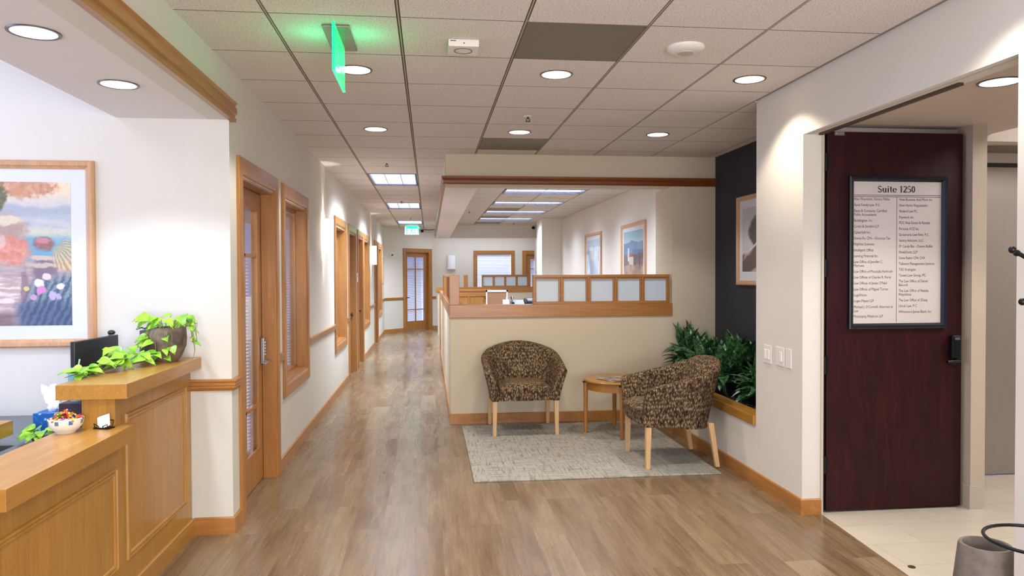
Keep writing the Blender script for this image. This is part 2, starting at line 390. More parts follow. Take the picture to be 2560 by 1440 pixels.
# ------------------------------------------------------------ ceilings
def grid_ceiling(name, regions, gx, gy, skip, tm, label, ybars=True):
    b = MB(); T = .6096
    for (x0, x1, y0, y1) in regions:
        i0 = math.floor((x0-gx)/T); i1 = math.ceil((x1-gx)/T); j0 = math.floor((y0-gy)/T); j1 = math.ceil((y1-gy)/T)
        for i in range(i0, i1):
            for j in range(j0, j1):
                if (i, j) in skip: continue
                b.mi = 1; b.box(max(x0, gx+i*T), min(x1, gx+(i+1)*T), max(y0, gy+j*T), min(y1, gy+(j+1)*T), ZC+.006, ZC+.05)
                a = max(x0, gx+i*T+.010); c = min(x1, gx+(i+1)*T-.010); d = max(y0, gy+j*T); e = min(y1, gy+(j+1)*T)
                if c-a < .01 or e-d < .01: continue
                b.mi = 0; b.box(a, c, d, e, ZC, ZC+.0055)
                if gy+j*T > y0: b.mi = 1; b.box(a, c, d-.0028, d+.0028, ZC-.0006, ZC-.0001)
        b.mi = 2
        for i in range(i0, i1+1):
            x = gx+i*T
            if x0 < x < x1: b.box(x-.004, x+.004, y0, y1, ZC+.001, ZC+.0055)
    return struct(b, name, [tm, GAP, TBAR], label, 'ceiling')
GX, GY, T = -.1375, 3.547, .6096
tro = [9, 15, 22]
skip = {(1, 0), (1, 5)} | {(-1, j+k) for j in tro for k in (0, 1)}
grid_ceiling('ceiling', [(XL, XR, FY, 5.04), (XL, 3.0, 5.04, 7.5), (XL, .18, 7.5, 20.5)], GX, GY, skip, CT, 'beige acoustic tile ceiling of lobby and corridor')
OX, OY = .4804, 10.53
skip2 = {(i, 3*k) for i in (1, 2) for k in range(-1, 4)} | {(1, 5), (1, 8), (1, 11)}
grid_ceiling('ceiling', [(.51, 2.92, 7.78, 18.4)], OX, OY, skip2, CT2, 'pale acoustic tile ceiling over the office cubicle')
# soffits around the office
b = MB(); b.box(.17, 2.53, 7.5, 7.78, 2.43, 2.80); b.box(2.53, 3.0, 7.5, 7.78, 2.43, 2.8); struct(b, 'ceiling', [P_PART], 'dropped beam above the half-height partition', 'ceiling')
b = MB().box(.17, .51, 7.78, 18.4, 2.43, 2.80); struct(b, 'ceiling', [P_WHITE], 'long dropped beam beside the corridor ceiling', 'ceiling')
b = MB().box(.17, 3.1, 18.4, 18.7, 2.43, 2.80); struct(b, 'ceiling', [P_OFF], 'dropped beam at the far end of the office', 'ceiling')
b = MB().box(.17, 3.1, 18.7, BY, 2.739, 2.80); struct(b, 'ceiling', [P_OFF], 'strip of ceiling behind the far beam', 'ceiling')
bp = [(0, 2.43), (.028, 2.43), (.028, 2.437), (.022, 2.445), (.022, 2.47), (.03, 2.48), (.04, 2.495), (.04, 2.514), (0, 2.514)]
struct(MB().sweep([(.17, 18.7, 0), (.17, 7.5, 0), (3.0, 7.5, 0)], (0, 0, 1), flip(bp)[::-1] if False else bp), 'trim_4', wood('x', 'trim'), 'dark maple moulding along the beam above the partition', 'trim')

# ------------------------------------------------------------ right side walls
b = MB(); b.box(XR, XR+.12, 4.38, 5.04, 0, 2.8); b.box(XR+.12, 3.1, 4.56, 5.04, 0, 2.8)
struct(b, 'wall_right', [P_WALL], 'white wall stub between plant niche and dark door', 'wall')
b = MB(); b.box(XR, XR+.12, FY, 2.69, 0, 2.8); struct(b, 'wall_right', [P_WALL], 'white wall at the right edge of the photo', 'wall')
b = MB(); b.box(XR, XR+.12, 2.69, 4.38, 2.385, 2.8); struct(b, 'wall_right', [P_WALL], 'header wall over the entrance opening', 'wall')
struct(MB().box(3.0, 3.1, 5.04, 7.5, 0, 2.8), 'wall_niche', [P_NAVY], 'navy wall at the back of the plant niche', 'wall')
struct(MB().box(XR, 2.42, 5.04, 7.5, 0, .43), 'wall_planter', [P_WALL], 'low white planter wall behind the side armchair', 'wall')
b = MB(); b.box(2.53, 3.0, 7.5, 8.06, 0, 2.43); struct(b, 'wall_pillar', [P_PART], 'beige full-height pillar at the partition end', 'wall')
b = MB(); b.box(2.92, 3.1, 8.06, BY, 0, 2.8); struct(b, 'wall_office', [P_OFF], 'white office wall carrying two framed prints', 'wall')
b = MB(); b.box(2.47, 2.92, 16.1, 16.9, 0, 2.739); struct(b, 'wall_pillar', [P_OFF], 'white pillar at the far right of the office', 'wall')
seg_rail('baseboard_right', [(2.30, 7.48, 0), (XR, 7.48, 0)][:0] or [(XR, 7.5, 0), (XR, 4.38, 0), (XR+.122, 4.38, 0)], base_prof, 'maple baseboard along the right wall under the planter')
seg_rail('baseboard_front', [(.21, 14.0, 0), (.21, 7.5, 0), (XR, 7.5, 0)], base_prof, 'maple baseboard around the half-height partition')
# half-height partition
b = MB(); b.box(.21, 2.53, 7.5, 7.62, 0, 1.078); b.box(.21, .33, 7.62, 14.0, 0, 1.078)
struct(b, 'wall_partition', [P_PART], 'half-height beige partition behind the armchairs', 'wall')
struct(MB().box(.19, .35, 14.0, 14.09, 0, 1.21), 'trim_5', WZ, 'maple end post where the partition stops at the gate', 'trim', bevel=.003)
b = MB(); b.box(.2, 2.53, 7.485, 7.635, 1.078, 1.208); b.box(.2, .345, 7.635, 14.0, 1.078, 1.208)
struct(b, 'trim_6', WX, 'thick maple cap on the half-height partition', 'trim', bevel=.003)
# far partition
b = MB(); b.box(.2, 2.92, 18.3, 18.4, 0, 1.07); struct(b, 'wall_partition', [P_PART], 'far half-height partition of the cubicle', 'wall')
b = MB(); b.box(.15, 2.92, 18.28, 18.42, 1.07, 1.2); struct(b, 'trim_7', WX, 'maple cap on the far partition', 'trim', bevel=.003)

def screen(name, x0, x1, y0, y1, z0, z1, panes, label, cat='screen', frame=.028):
    root = empty(name, ((x0+x1)/2, (y0+y1)/2, z0), label, cat)
    f = MB(); f.box(x0, x1, y0, y1, z1-frame, z1); f.box(x0, x1, y0, y1, z0, z0+frame)
    w_ = (x1-x0-frame*.6)/panes
    for i in range(panes+1): f.box(x0+i*w_, x0+i*w_+frame*.6, y0, y1, z0+frame, z1-frame)
    for i in range(panes):
        a, c = x0+i*w_+frame*.6, x0+(i+1)*w_
        g = MB(); t = .018
        g.box(a, a+t, y0+.012, y1-.012, z0+frame, z1-frame); g.box(c-t, c, y0+.012, y1-.012, z0+frame, z1-frame)
        g.box(a+t, c-t, y0+.012, y1-.012, z1-frame-t, z1-frame)
        f.v += []; n = len(f.v); f.v += g.v; f.f += [tuple(q+n for q in ff) for ff in g.f]; f.m += g.m
    f.build('frame', WX, root, bevel=.002)
    for i in range(panes):
        a, c = x0+i*w_+frame*.6+.018, x0+(i+1)*w_-.018
        MB().box(a, c, (y0+y1)/2-.004, (y0+y1)/2+.004, z0+frame, z1-frame-.018).build('pane', PANE, root)
    return root
screen('panel_screen', 1.06, 2.508, 7.50, 7.58, 1.208, 1.512, 5, 'five-pane maple and frosted glass screen on the near partition')
screen('panel_screen', 1.30, 2.47, 18.31, 18.39, 1.2, 1.50, 4, 'small four-pane maple screen on the far partition')
root = empty('corner_screen', (.25, 7.56, 1.208), 'solid maple corner post and side screen on the near partition', 'screen')
MB().box(.203, .302, 7.50, 7.60, 1.208, 1.512).build('post', WZ, root, bevel=.003)
b = MB(); b.box(.215, .26, 7.60, 11.8, 1.488, 1.512)
for i in range(15): yy = 7.6+i*.294; b.box(.215, .26, yy-.011, yy+.011, 1.208, 1.49)
b.box(.215, .26, 7.6, 11.8, 1.208, 1.24)
b.build('frame', WZ, root, bevel=.002)
MB().box(.234, .242, 7.6, 11.75, 1.238, 1.49).build('panel', WZ, root)
tag(MB().box(.85, .95, 18.29, 18.41, 1.2, 1.5).build('post', WZ, bevel=.003), 'short maple post standing alone on the far partition cap', 'post')

# planter sill
struct(MB().box(2.30, 2.43, 5.042, 7.48, .43, .50), 'trim_8', wood('y', 'desk'), 'thick maple sill capping the planter wall', 'trim', bevel=.004)

# ------------------------------------------------------------ hall past the entrance
struct(MB().box(XR+.12, 3.8, FY, 4.63, 2.46, 2.56), 'ceiling', [P_HALLC], 'smooth taupe ceiling of the hall', 'ceiling')
struct(MB().box(3.8, 6.2, FY, 4.63, 2.95, 3.0), 'ceiling', [P_WHITE], 'bright raised ceiling deeper in the hall', 'ceiling')
b = MB(); b.box(3.44, 3.54, 4.35, 5.1, .15, 2.46); b.box(3.10, 3.44, 4.56, 4.7, 0, 2.46); b.box(2.44, 3.10, 4.555, 4.56, 0, 2.46)
struct(b, 'wall_hall', [P_HALL], 'beige hall column beside the open dark door', 'wall')
struct(MB().box(3.432, 3.530, 4.343, 5.09, 0, .15), 'baseboard_hall', TILE, 'tiled base of the hall column', 'trim')
struct(MB().box(3.54, 6.2, 4.63, 4.75, 2.41, 3.0), 'ceiling', [P_HALLC], 'beam across the hall ceiling', 'ceiling')
b = MB(); b.box(3.45, 6.2, 5.1, 5.2, 2.33, 3.0); b.box(6.1, 6.2, FY, 5.1, 0, 3.0); struct(b, 'wall_hall', [P_HALL], 'hall wall above the grey steel door', 'wall')
b = MB(); b.box(3.54, 6.1, 4.75, 5.1, 2.46, 2.5); struct(b, 'ceiling', [P_HALLC], 'hall ceiling strip behind the beam', 'ceiling')
dr = empty('door_10', (4.6, 5.1, 0), 'grey brushed steel door at the back of the hall', 'door', kind='structure')
MB().box(3.6, 5.6, 5.06, 5.1, .01, 2.30).build('door_panel', brush_mat('grey_steel', (164, 156, 152)), dr)
MB().box(3.545, 5.7, 5.03, 5.1, 2.33, 2.40).build('door_header', mat('light_grey_metal', (190, 184, 178), .4, .3), dr)
MB().box(3.6, 5.6, 5.055, 5.1, 2.30, 2.33).build('shadow_reveal', DARKP, dr)
struct(MB().box(2.46, 3.44, 4.49, 4.555, 2.415, 2.455), 'trim_9', mat('beige_metal_frame', (190, 182, 168), .5), 'pale metal frame head above the dark door', 'trim')
b = MB(); b.box(XR+.12, XR+.135, 4.37, 4.395, 0, 2.385); b.box(XR+.03, XR+.045, 2.7, 4.37, 2.383, 2.3849)
struct(b, 'trim_10', mat('beige_metal_frame', (190, 182, 168), .5), 'pale metal frame edge beside the dark door', 'trim')
tag(MB().box(2.395, 2.42, 3.12, 4.33, 2.372, 2.386).build('door_track', mat('brown_metal', (88, 74, 64), .5, .6)), 'brown metal track under the entrance header', 'track')
tag(MB().lathe([(.018, 0), (.018, .004), (.012, .005)], (2.467, 3.528, 0), 20).build('floor_bolt_cap', mat('brown_metal', (88, 74, 64), .5, .6), smooth=True), 'small round brass bolt cap in the tile floor', 'bolt cap')

# open mahogany entrance door
ED = empty('door_9', (2.49, 4.42, 0), 'dark mahogany entrance door standing open, with tenant directory', 'door', kind='structure')
MB().box(2.492, 3.412, 4.40, 4.448, .012, 2.41).build('door_panel', MAHO, ED, bevel=.002)
for z in (2.215, 1.55, .94, .31):
    h = MB(); h.box(2.452, 2.494, 4.385, 4.402, z-.055, z+.055); h.lathe([(.008, z-.056), (.008, z+.056)], (2.468, 4.382, 0), 12)
    h.build('hinge', BLACK, ED)
MB().box(2.45, 2.49, 4.42, 4.44, 0, 2.41).build('hinge_gap_shade', DARKP, ED)  # solid dark strip standing in for the shaded gap along the hinges
b = MB().box(2.535, 2.60, 4.392, 4.40, 2.385, 2.41); b.tube([(2.545, 4.39, 2.397), (2.565, 4.388, 2.402), (2.59, 4.39, 2.397)], .004)
b.build('closer_plate', CHROME, ED)
b = MB(); b.box(3.318, 3.385, 4.36, 4.40, .965, 1.118); k = b.build('keypad_lock', BLACK, ED, bevel=.012, seg=3)
MB().box(3.335, 3.368, 4.357, 4.361, 1.09, 1.105).build('keypad_badge', mat('grey_label', (90, 92, 98), .4), k)
MB().tube([(3.352, 4.40, .955), (3.352, 4.345, .955), (3.34, 4.335, .955), (3.265, 4.335, .952)], .011, 12).build('door_handle', BLACK, ED, smooth=True)
MB().box(3.33, 3.375, 4.385, 4.40, .925, .985).build('lock_plate', BLACK, ED, bevel=.006)

# ---- text helpers
def text_mesh(body, size, sx=1.0):
    cu = bpy.data.curves.new('t', 'FONT'); cu.body = body; cu.size = size; cu.resolution_u = 2
    o = bpy.data.objects.new('t', cu); C.objects.link(o); bpy.context.view_layer.update()
    me = bpy.data.meshes.new_from_object(o.evaluated_get(bpy.context.evaluated_depsgraph_get()))
    vs = [(v.co.x*sx, v.co.y) for v in me.vertices]; fs = [tuple(p.vertices) for p in me.polygons]
    bpy.data.objects.remove(o); bpy.data.curves.remove(cu); bpy.data.meshes.remove(me)
    return vs, fs
def stroke(b, pts, w, place):
    """flat pen stroke, w = list of (left,right) half widths across the direction"""
    L = []; n = len(pts)
    for i, p in enumerate(pts):
        a = V(pts[max(i-1, 0)]); c = V(pts[min(i+1, n-1)]); d = (c-a).normalized(); nn = V((-d.y, d.x)); ww = w[i] if isinstance(w, list) else w
        L.append(V(p)+nn*ww/2); L.append(V(p)-nn*ww/2)
    b.add([place(q.x, q.y) for q in L], [(2*i, 2*i+1, 2*i+3, 2*i+2) for i in range(n-1)])
def arc(cx, cy, rx, ry, a0, a1, n=20): return [(cx+rx*math.cos(math.radians(a0+(a1-a0)*i/n)), cy+ry*math.sin(math.radians(a0+(a1-a0)*i/n))) for i in range(n+1)]
def serif_text(b, s, x, y, h, place):
    """bold serif capitals/figures drawn with thick and thin strokes, cap height h"""
    T_, t_ = .16, .05
    def P(px, py): return place(x+(cur+px*h)*XS, y+py*h)
    cur = 0; XS = 1.34
    def S(pts, w): stroke(b, pts, w, P)
    def mod(pts, ang=0, lo=.06, hi=.17):
        out = []
        for i in range(len(pts)):
            a = V(pts[max(i-1, 0)]); c = V(pts[min(i+1, len(pts)-1)]); d = (c-a).normalized(); out.append(lo+(hi-lo)*abs(d.y)**1.3)
        return out
    for ch in s:
        if ch == 'S':
            p = arc(.27, .74, .19, .22, 20, 250, 18)+[(.30, .46)]+arc(.27, .24, .21, .21, 70, -190, 20)
            p = arc(.26, .75, .18, .20, 25, 215, 16)+[(.2, .56), (.34, .44)]+arc(.27, .25, .20, .21, 35, -160, 16)
            S(p, [.07+.10*min(1, abs(q[1]-.5)*0+abs(math.cos((q[1]-.5)*5)))*.9 for q in p]); S([(.44, .98), (.44, .74)], .04); S([(.06, .02), (.06, .28)], .04); adv = .56
        elif ch == 'u':
            S([(.12, .66), (.12, .2)], T_); S(arc(.25, .2, .13, .17, 180, 330, 12), .09); S([(.44, .66), (.44, 0)], T_)
            S([(0, .645), (.2, .645)], .035); S([(.32, .645), (.52, .645)], .035); S([(.44, .02), (.56, .02)], .04); adv = .6
        elif ch == 'i':
            S([(.14, .66), (.14, 0)], T_); S([(.02, .645), (.2, .645)], .035); S([(.02, .02), (.26, .02)], .04); S([(.06, .88), (.22, .88)], .16); adv = .32
        elif ch == 't':
            S([(.15, .88), (.15, .14)], T_); S(arc(.24, .13, .09, .11, 180, 330, 10), .08); S([(.01, .645), (.33, .645)], .05); adv = .37
        elif ch == 'e':
            p = arc(.25, .33, .19, .30, 0, 325, 26); S(p, mod(p, 0, .06, .16)); S([(.1, .36), (.44, .36)], .05); adv = .52
        elif ch == '1':
            S([(.27, 1), (.27, 0)], T_); S([(.10, .02), (.44, .02)], .04); S([(.24, .97), (.08, .86)], .06); adv = .5
        elif ch == '2':
            p = arc(.24, .74, .17, .22, 160, -40, 18)+[(.22, .3), (.05, .09)]; S(p, mod(p, 0, .08, .15)); S([(.02, .07), (.45, .07)], .14); S([(.45, .22), (.43, .02)], .05); adv = .5
        elif ch == '5':
            S([(.12, .93), (.44, .93)], .13); S([(.11, .98), (.08, .52)], .05); p = arc(.2, .3, .22, .27, 110, -130, 20); S(p, mod(p, 0, .07, .15)); adv = .5
        elif ch == '0':
            p = arc(.25, .5, .16, .46, 0, 360, 36); S(p, mod(p, 0, .05, .15)); adv = .5
        else: adv = .28
        cur += adv*h
    return cur

DB = empty('directory_board', (2.962, 4.39, 1.165), 'black-framed white tenant directory headed Suite 1250 on the dark door', 'directory sign')
fp = [(0, 0), (0, .022), (.008, .027), (.022, .024), (.034, .010), (.036, 0)]
def rect(o, x0, x1, z0, z1): return [(x0, o, z0), (x0, o, z1), (x1, o, z1), (x1, o, z0)]
MB().sweep(rect(4.399, 2.629, 3.292, 1.165, 2.132), (0, -1, 0), fp, True).build('frame', NAVYF, DB)
SHEET = MB().box(2.66, 3.26, 4.392, 4.3985, 1.195, 2.10).build('sheet', mat('sign_sheet', (206, 198, 196), .5), DB)
INK = mat('sign_ink', (40, 38, 40), .7)
b = MB(); PY = 4.3915
zz = lambda py: 2.095-(py-455)*.00255
xx = lambda px: 2.663+(px-2133)*.002723
pl_ = lambda x, z: (x, PY, z)
serif_text(b, 'Suite 1250', xx(2192), zz(480.5), .041, pl_)
for y0 in (487, 491): b.add([(2.664, PY, zz(y0)), (3.254, PY, zz(y0)), (3.254, PY, zz(y0+1.2)), (2.664, PY, zz(y0+1.2))], [(0, 1, 2, 3)])
b.add([(xx(2239.4), PY, zz(491)), (xx(2240.3), PY, zz(491)), (xx(2240.3), PY, zz(804)), (xx(2239.4), PY, zz(804))], [(0, 1, 2, 3)])
Lc = ["Alan Weedman, Notary Public", "Apex Family Law, P.C.", "Basta & Company, Certified", "Public Accountants", "Buildingeye, Inc.", "Creitz & Serebin LLP", "CyberSoft Inc.",
      "Danny Fu, CPA - Gracious Tax", "Highline Sciences", "Intelligent Office", "Lanning Financial Inc.", "Law Office of Jennifer C.", "Marlowe", "Law Office of Moustafa Harfoush",
      "Law Offices of Charles R. Perry", "Law Offices of James O'Neil", "Law Offices of Miguel Torres", "LegalVision", "Logan Mayer LLP", "Michael J. O'Connell, Attorney at", "Law", "Monchamp Meldrum LLP"]
Ly = [497.5, 512, 526.5, 536, 550.5, 565, 580, 594.5, 609, 624, 638.5, 653, 662.5, 677, 691.5, 706, 721, 735.5, 750, 765, 774.5, 788.5]
Rc = ["New Business And More Inc", "New Home Negotiators", "Noland Law PC", "Payward, Inc.", "PDC Real Estate & Rentals", "Persona XYZ Inc.", "Santamaria Law Firm, P.C.", "Sentry Advisors, LLC",
      "SF Candy Bar - Desert Buffet", "SimekScott, LLP", "Steve Rabin CPA CVA", "Talkiatry Management Services", "TAS Strategies", "Tenant Law Group, PC", "The Law Office of Daniel", "Bakondi",
      "The Law Office of Natalia", "Malyshkina", "The Law Office of Zhang", "Unruh Law, P.C.", "Whitemore James Black, Inc."]
Ry = [498, 512.5, 527, 542, 556, 571, 585.5, 600, 614.5, 629, 643.5, 658, 672.5, 687, 701.5, 711, 725.5, 735, 749, 763.5, 778]
for px0, lines, ys in ((2134, Lc, Ly), (2245.5, Rc, Ry)):
    for s_, y_ in zip(lines, ys):
        vs, fs = text_mesh(s_, .0245, .80)
        b.add([(xx(px0)+x, PY, zz(y_+2.9)+yy) for x, yy in vs], fs)
b.build('lettering', INK, SHEET)

# ------------------------------------------------------------ doors and windows of the corridor
cas_prof = [(0, 0), (0, .016), (.006, .020), (CW-.02, .020), (CW-.006, .014), (CW, .010), (CW, 0)]
def casing_door(a, c):   # three-sided casing on the left wall
    return MB().sweep([(XL, c-CW*0, 0), (XL, c, 2.25), (XL, a, 2.25), (XL, a, 0)], (1, 0, 0), [(-q, r) for q, r in cas_prof])
def blind_mb(y0, y1, z0, z1, x):
    b = MB(); n = int((z1-z0)/.025)
    for i in range(n):
        z = z0+i*.025; b.add([(x, y0, z), (x, y1, z), (x-.022, y1, z+.004), (x-.022, y0, z+.004)], [(0, 1, 2, 3)])
    b.box(x-.03, x, y0, y1, z1-.03, z1); return b
nwin = 0; ndoor = 0
DL = ['first glazed maple office door, next to the reception counter', 'maple door after the second corridor window', 'maple door right after its twin in the corridor', 'last maple door on the corridor left wall']
WL = ['first corridor window with maple casing and blinds', 'second corridor window, right of the lit sconce', 'third corridor window, beyond the twin doors', 'last corridor window before the end wall']
def lite_door(root, P, w_, h_, thick=.045, lites=True, stile=.13, wm=None, sl=.004):
    """P(u, d, z): u across the leaf, d depth (0 = room face)"""
    def bx(b, u0, u1, z0, z1, d0, d1):
        b.add([P(u, d, z) for u in (u0, u1) for d in (d0, d1) for z in (z0, z1)], [(0, 1, 3, 2), (4, 6, 7, 5), (0, 4, 5, 1), (2, 3, 7, 6), (0, 2, 6, 4), (1, 5, 7, 3)])
    b = MB(); lb, lt = .25, h_-.12
    bx(b, 0, stile, .008, h_, 0, thick); bx(b, w_-stile, w_, .008, h_, 0, thick)
    bx(b, stile, w_-stile, .008, lb, 0, thick); bx(b, stile, w_-stile, lt, h_, 0, thick)
    m = w_/2
    bx(b, m-.012, m+.012, lb, lt, .008, thick-.008)
    for z in (.57, 1.66): bx(b, stile, w_-stile, z-.012, z+.012, .008, thick-.008)
    for (u0, u1, z0, z1) in ((stile, w_-stile, lb, lb+.012), (stile, w_-stile, lt-.012, lt), (stile, stile+.012, lb, lt), (w_-stile-.012, w_-stile, lb, lt)): bx(b, u0, u1, z0, z1, -.004, .012)
    leaf = b.build('door_leaf', wm or WZ, root, bevel=.0015)
    g = MB(); bx(g, stile, w_-stile, lb, lt, thick/2-.002, thick/2+.002); g.build('glass', GLASS, root)
    s = MB(); n = int((lt-lb-.02)/.025)
    for i in range(n):
        z = lb+.01+i*.025; s.add([P(stile+.01, thick+.01, z), P(w_-stile-.01, thick+.01, z), P(w_-stile-.01, thick+.032, z+sl), P(stile+.01, thick+.032, z+sl)], [(0, 1, 2, 3)])
    s.build('blind', BLIND, root)
    return leaf
for kind, a, c in openings:
    if kind == 'door':
        ndoor += 1; root = empty(f'door_{ndoor}', (XL, (a+c)/2, 0), DL[ndoor-1], 'door', kind='structure')
        casing_door(a, c).build('casing', WZ, root, bevel=.001)
        y0, y1 = a+CW, c-CW
        b = MB(); b.box(XL-.12, XL+.006, y0-.002, y0+.012, 0, ZO+.012); b.box(XL-.12, XL+.006, y1-.012, y1+.002, 0, ZO+.012); b.box(XL-.12, XL+.006, y0, y1, ZO-.012, ZO+.002)
        b.box(XL-.085, XL-.07, y1-.024, y1-.012, 0, ZO); b.box(XL-.085, XL-.07, y0+.012, y0+.024, 0, ZO)
        b.build('jamb', WZ, root)
        xd = XL-.088
        lite_door(root, lambda u, d, z, y0=y0: (xd-d, y0+.014+u, z), y1-y0-.028, ZO-.016)
        if ndoor == 1:
            k = MB().box(xd, xd+.03, y1-.085, y1-.035, .86, 1.06).build('keypad_lock', CHROME, root, bevel=.008)
            MB().tube([(xd, y1-.06, .885), (xd+.055, y1-.06, .885), (xd+.06, y1-.075, .885), (xd+.06, y1-.19, .882)], .010, 10).build('door_handle', CHROME, root, smooth=True)
            bt = MB()
            for i in range(5): bt.box(xd+.03, xd+.036, y1-.068, y1-.052, .93+i*.022, .942+i*.022)
            bt.build('keypad_buttons', CHROME, k)
        else:
            MB().lathe([(.012, 0), (.012, .03), (.026, .04), (.028, .055), (.018, .065)], (xd, y1-.07, .90), 16, 'x').build('door_handle', mat('brown_metal', (88, 74, 64), .5, .6), root, smooth=True)
    else:
        nwin += 1; root = empty(f'window_{nwin}', (XL, (a+c)/2, .53), WL[nwin-1], 'window', kind='structure')
        MB().sweep([(XL, c, .545), (XL, c, 2.25), (XL, a, 2.25), (XL, a, .545)], (1, 0, 0), [(-q, r) for q, r in cas_prof], True).build('window_frame', WZ, root, bevel=.001)
        y0, y1, z0, z1 = a+CW, c-CW, .65, ZO
        b = MB(); b.box(XL-.14, XL+.006, y0-.002, y0+.014, z0, z1); b.box(XL-.14, XL+.006, y1-.014, y1+.002, z0, z1); b.box(XL-.14, XL+.006, y0, y1, z1-.014, z1); b.box(XL-.14, XL+.006, y0, y1, z0, z0+.014)
        for (p0, p1, q0, q1) in ((y0, y0+.035, z0, z1), (y1-.035, y1, z0, z1), (y0, y1, z1-.035, z1), (y0, y1, z0, z0+.035)): b.box(XL-.12, XL-.085, p0, p1, q0, q1)
        b.build('jamb', WZ, root, bevel=.001)
        MB().box(XL-.104, XL-.099, y0+.02, y1-.02, z0+.02, z1-.02).build('glass', GLASS, root)
        blind_mb(y0+.04, y1-.04, z0+.05, z1-.04, XL-.135).build('blind', BLIND, root)
# end door on the angled wall
root = empty('door_5', tuple(ap((TD0+TD1)/2)), 'glazed maple door on the angled wall at the corridor end', 'door', kind='structure')
MB().sweep([ap(TD0, 0, 0), ap(TD0, 0, 2.21), ap(TD1, 0, 2.21), ap(TD1, 0, 0)], tuple(an), [(q, r) for q, r in cas_prof]).build('casing', WZ, root)
b = MB()
aslab(b, TD0+CW-.002, TD0+CW+.012, 0, ZO, -.12, .004); aslab(b, TD1-CW-.012, TD1-CW+.002, 0, ZO, -.12, .004); aslab(b, TD0+CW, TD1-CW, ZO-.014, ZO, -.12, .004)
b.build('jamb', WZ, root)
lite_door(root, lambda u, d, z: tuple(ap(TD0+CW+.014+u, -.07-d, z)), TD1-TD0-2*CW-.028, ZO-.018, stile=.085, sl=.016)
MB().tube([ap(TD0+CW+.05, -.07, .9), ap(TD0+CW+.05, -.02, .9), ap(TD0+CW+.14, -.015, .9)], .01, 8).build('door_handle', BLACK, root, smooth=True)
# office window and door in the far wall
root = empty('window_5', ((W0+W1)/2, BY, .55), 'wide window with white blinds on the far office wall', 'window', kind='structure')
MB().sweep([(W0-.1, BY, .55), (W0-.1, BY, 2.17), (W1+.1, BY, 2.17), (W1+.1, BY, .55)], (0, -1, 0), cas_prof, True).build('window_frame', WX, root)
MB().box(W0, W1, BY+.05, BY+.055, .65, 2.07).build('glass', GLASS, root)
b = MB()
for i in range(56):
    z = .66+i*.025; b.add([(W0+.01, BY+.07, z), (W1-.01, BY+.07, z), (W1-.01, BY+.086, z+.02), (W0+.01, BY+.086, z+.02)], [(0, 1, 2, 3)])
b.build('blind', mat('white_blind', (222, 226, 236), .5), root)
root = empty('door_6', (2.9, BY, 0), 'glazed maple door at the far right behind the pillar', 'door', kind='structure')
b = MB(); b.box(2.585, 2.685, BY-.02, BY, 0, 2.17); b.box(2.685, 3.3, BY-.02, BY, 2.07, 2.17); b.build('casing', WZ, root)
lite_door(root, lambda u, d, z: (2.69+u, BY+.05+d, z), .9, 2.06, stile=.12, sl=.016)
b = MB(); b.box(2.683, 2.695, BY-.004, BY+.1, 0, 2.07); b.box(2.695, 3.3, BY-.004, BY+.1, 2.058, 2.07); b.build('jamb', WZ, root)

# offices behind the left wall: back walls with daylight beyond
struct(MB().box(-4.3, -4.2, 4.6, 20.6, 0, 1.0), 'wall_outer', [P_OFF], 'low outer wall of the glazed offices', 'wall')

struct(MB().box(-4.3, XL-.12, 4.6, 20.6, 2.75, 2.8), 'ceiling', [P_OFF], 'ceiling of the glazed offices', 'ceiling')
for y_, p_ in ((5.6, 44), (9.6, 44), (13.0, 44), (17.3, 44)):
    lamp('AREA', 'office_fill', (-2.5, y_, 2.7), p_, (.72, .78, 1), size=1.2)  # bluish fill added so the office glass does not look black
lamp('AREA', 'window_wall_strip_lamp', (1.4, 19.6, 2.72), 14, COOL, shape='RECTANGLE', size=2.4, size_y=.3)
lamp('AREA', 'far_blind_fill', (1.6, 22.2, 2.7), 260, (.85, .9, 1), size=1.5)  # added behind the far window to brighten its blinds
lamp('AREA', 'end_blind_fill', (-1.4, 21.6, 2.7), 90, (.85, .9, 1), size=1.2)  # added behind the end door to light its blinds

# ------------------------------------------------------------ ceiling fixtures
LENS = mat('recessed_lamp_glow', (232, 246, 250), .4, emit=2.6, emcol=(226, 245, 255))
LENSW = mat('warm_lamp_glow', (255, 240, 205), .4, emit=2.0, emcol=(255, 236, 190))
LENSR = mat('cool_lamp_glow', (235, 250, 255), .4, emit=4.5, emcol=(225, 245, 255))
RING = mat('can_trim_ring', (104, 98, 94), .3, .6); REFL = mat('can_reflector', (210, 205, 200), .2, .7)
def can(loc, label, group, lens, r=.088, power=None, col=WARM, first=None):
    root = empty('ceiling_light', loc, label, 'ceiling light', group)
    x, y, z = loc
    MB().lathe([(r+.014, -.001), (r+.012, -.005), (r, -.004), (r, .03), (r+.014, .03)], loc, 40, cap=False).build('trim_ring', RING, root, smooth=True)
    MB().lathe([(r+.001, -.0035), (r*.9, -.002), (0.002, -.0015)], loc, 40, cap=False).build('lens', lens, root, smooth=True)
    lamp('SPOT', 'lamp', (0, 0, -.03), power, col, root, spot_size=math.radians(118), spot_blend=.35, shadow_soft_size=.07)
    return root
cg = 'recessed downlights in the lobby ceiling'
can((-.429, 4.476, ZC), 'round recessed light beside the hanging green exit sign', cg, LENS, power=CAN_P)
can((.778, 4.465, ZC), 'round recessed light just past the large grey ceiling vent', cg, LENS, power=CAN_P)
can((2.006, 4.458, ZC), 'round recessed light nearest the right wall, near the smoke detector', cg, LENSW, power=CAN_P, col=(1, .86, .68))
can((-.438, 6.28, ZC), 'small round ceiling light over the corridor mouth', cg, LENS, power=CAN_P)
can((.776, 6.30, ZC), 'warm yellowish round ceiling light in front of the small vent', cg, LENSW, power=CAN_P, col=(1, .78, .55))
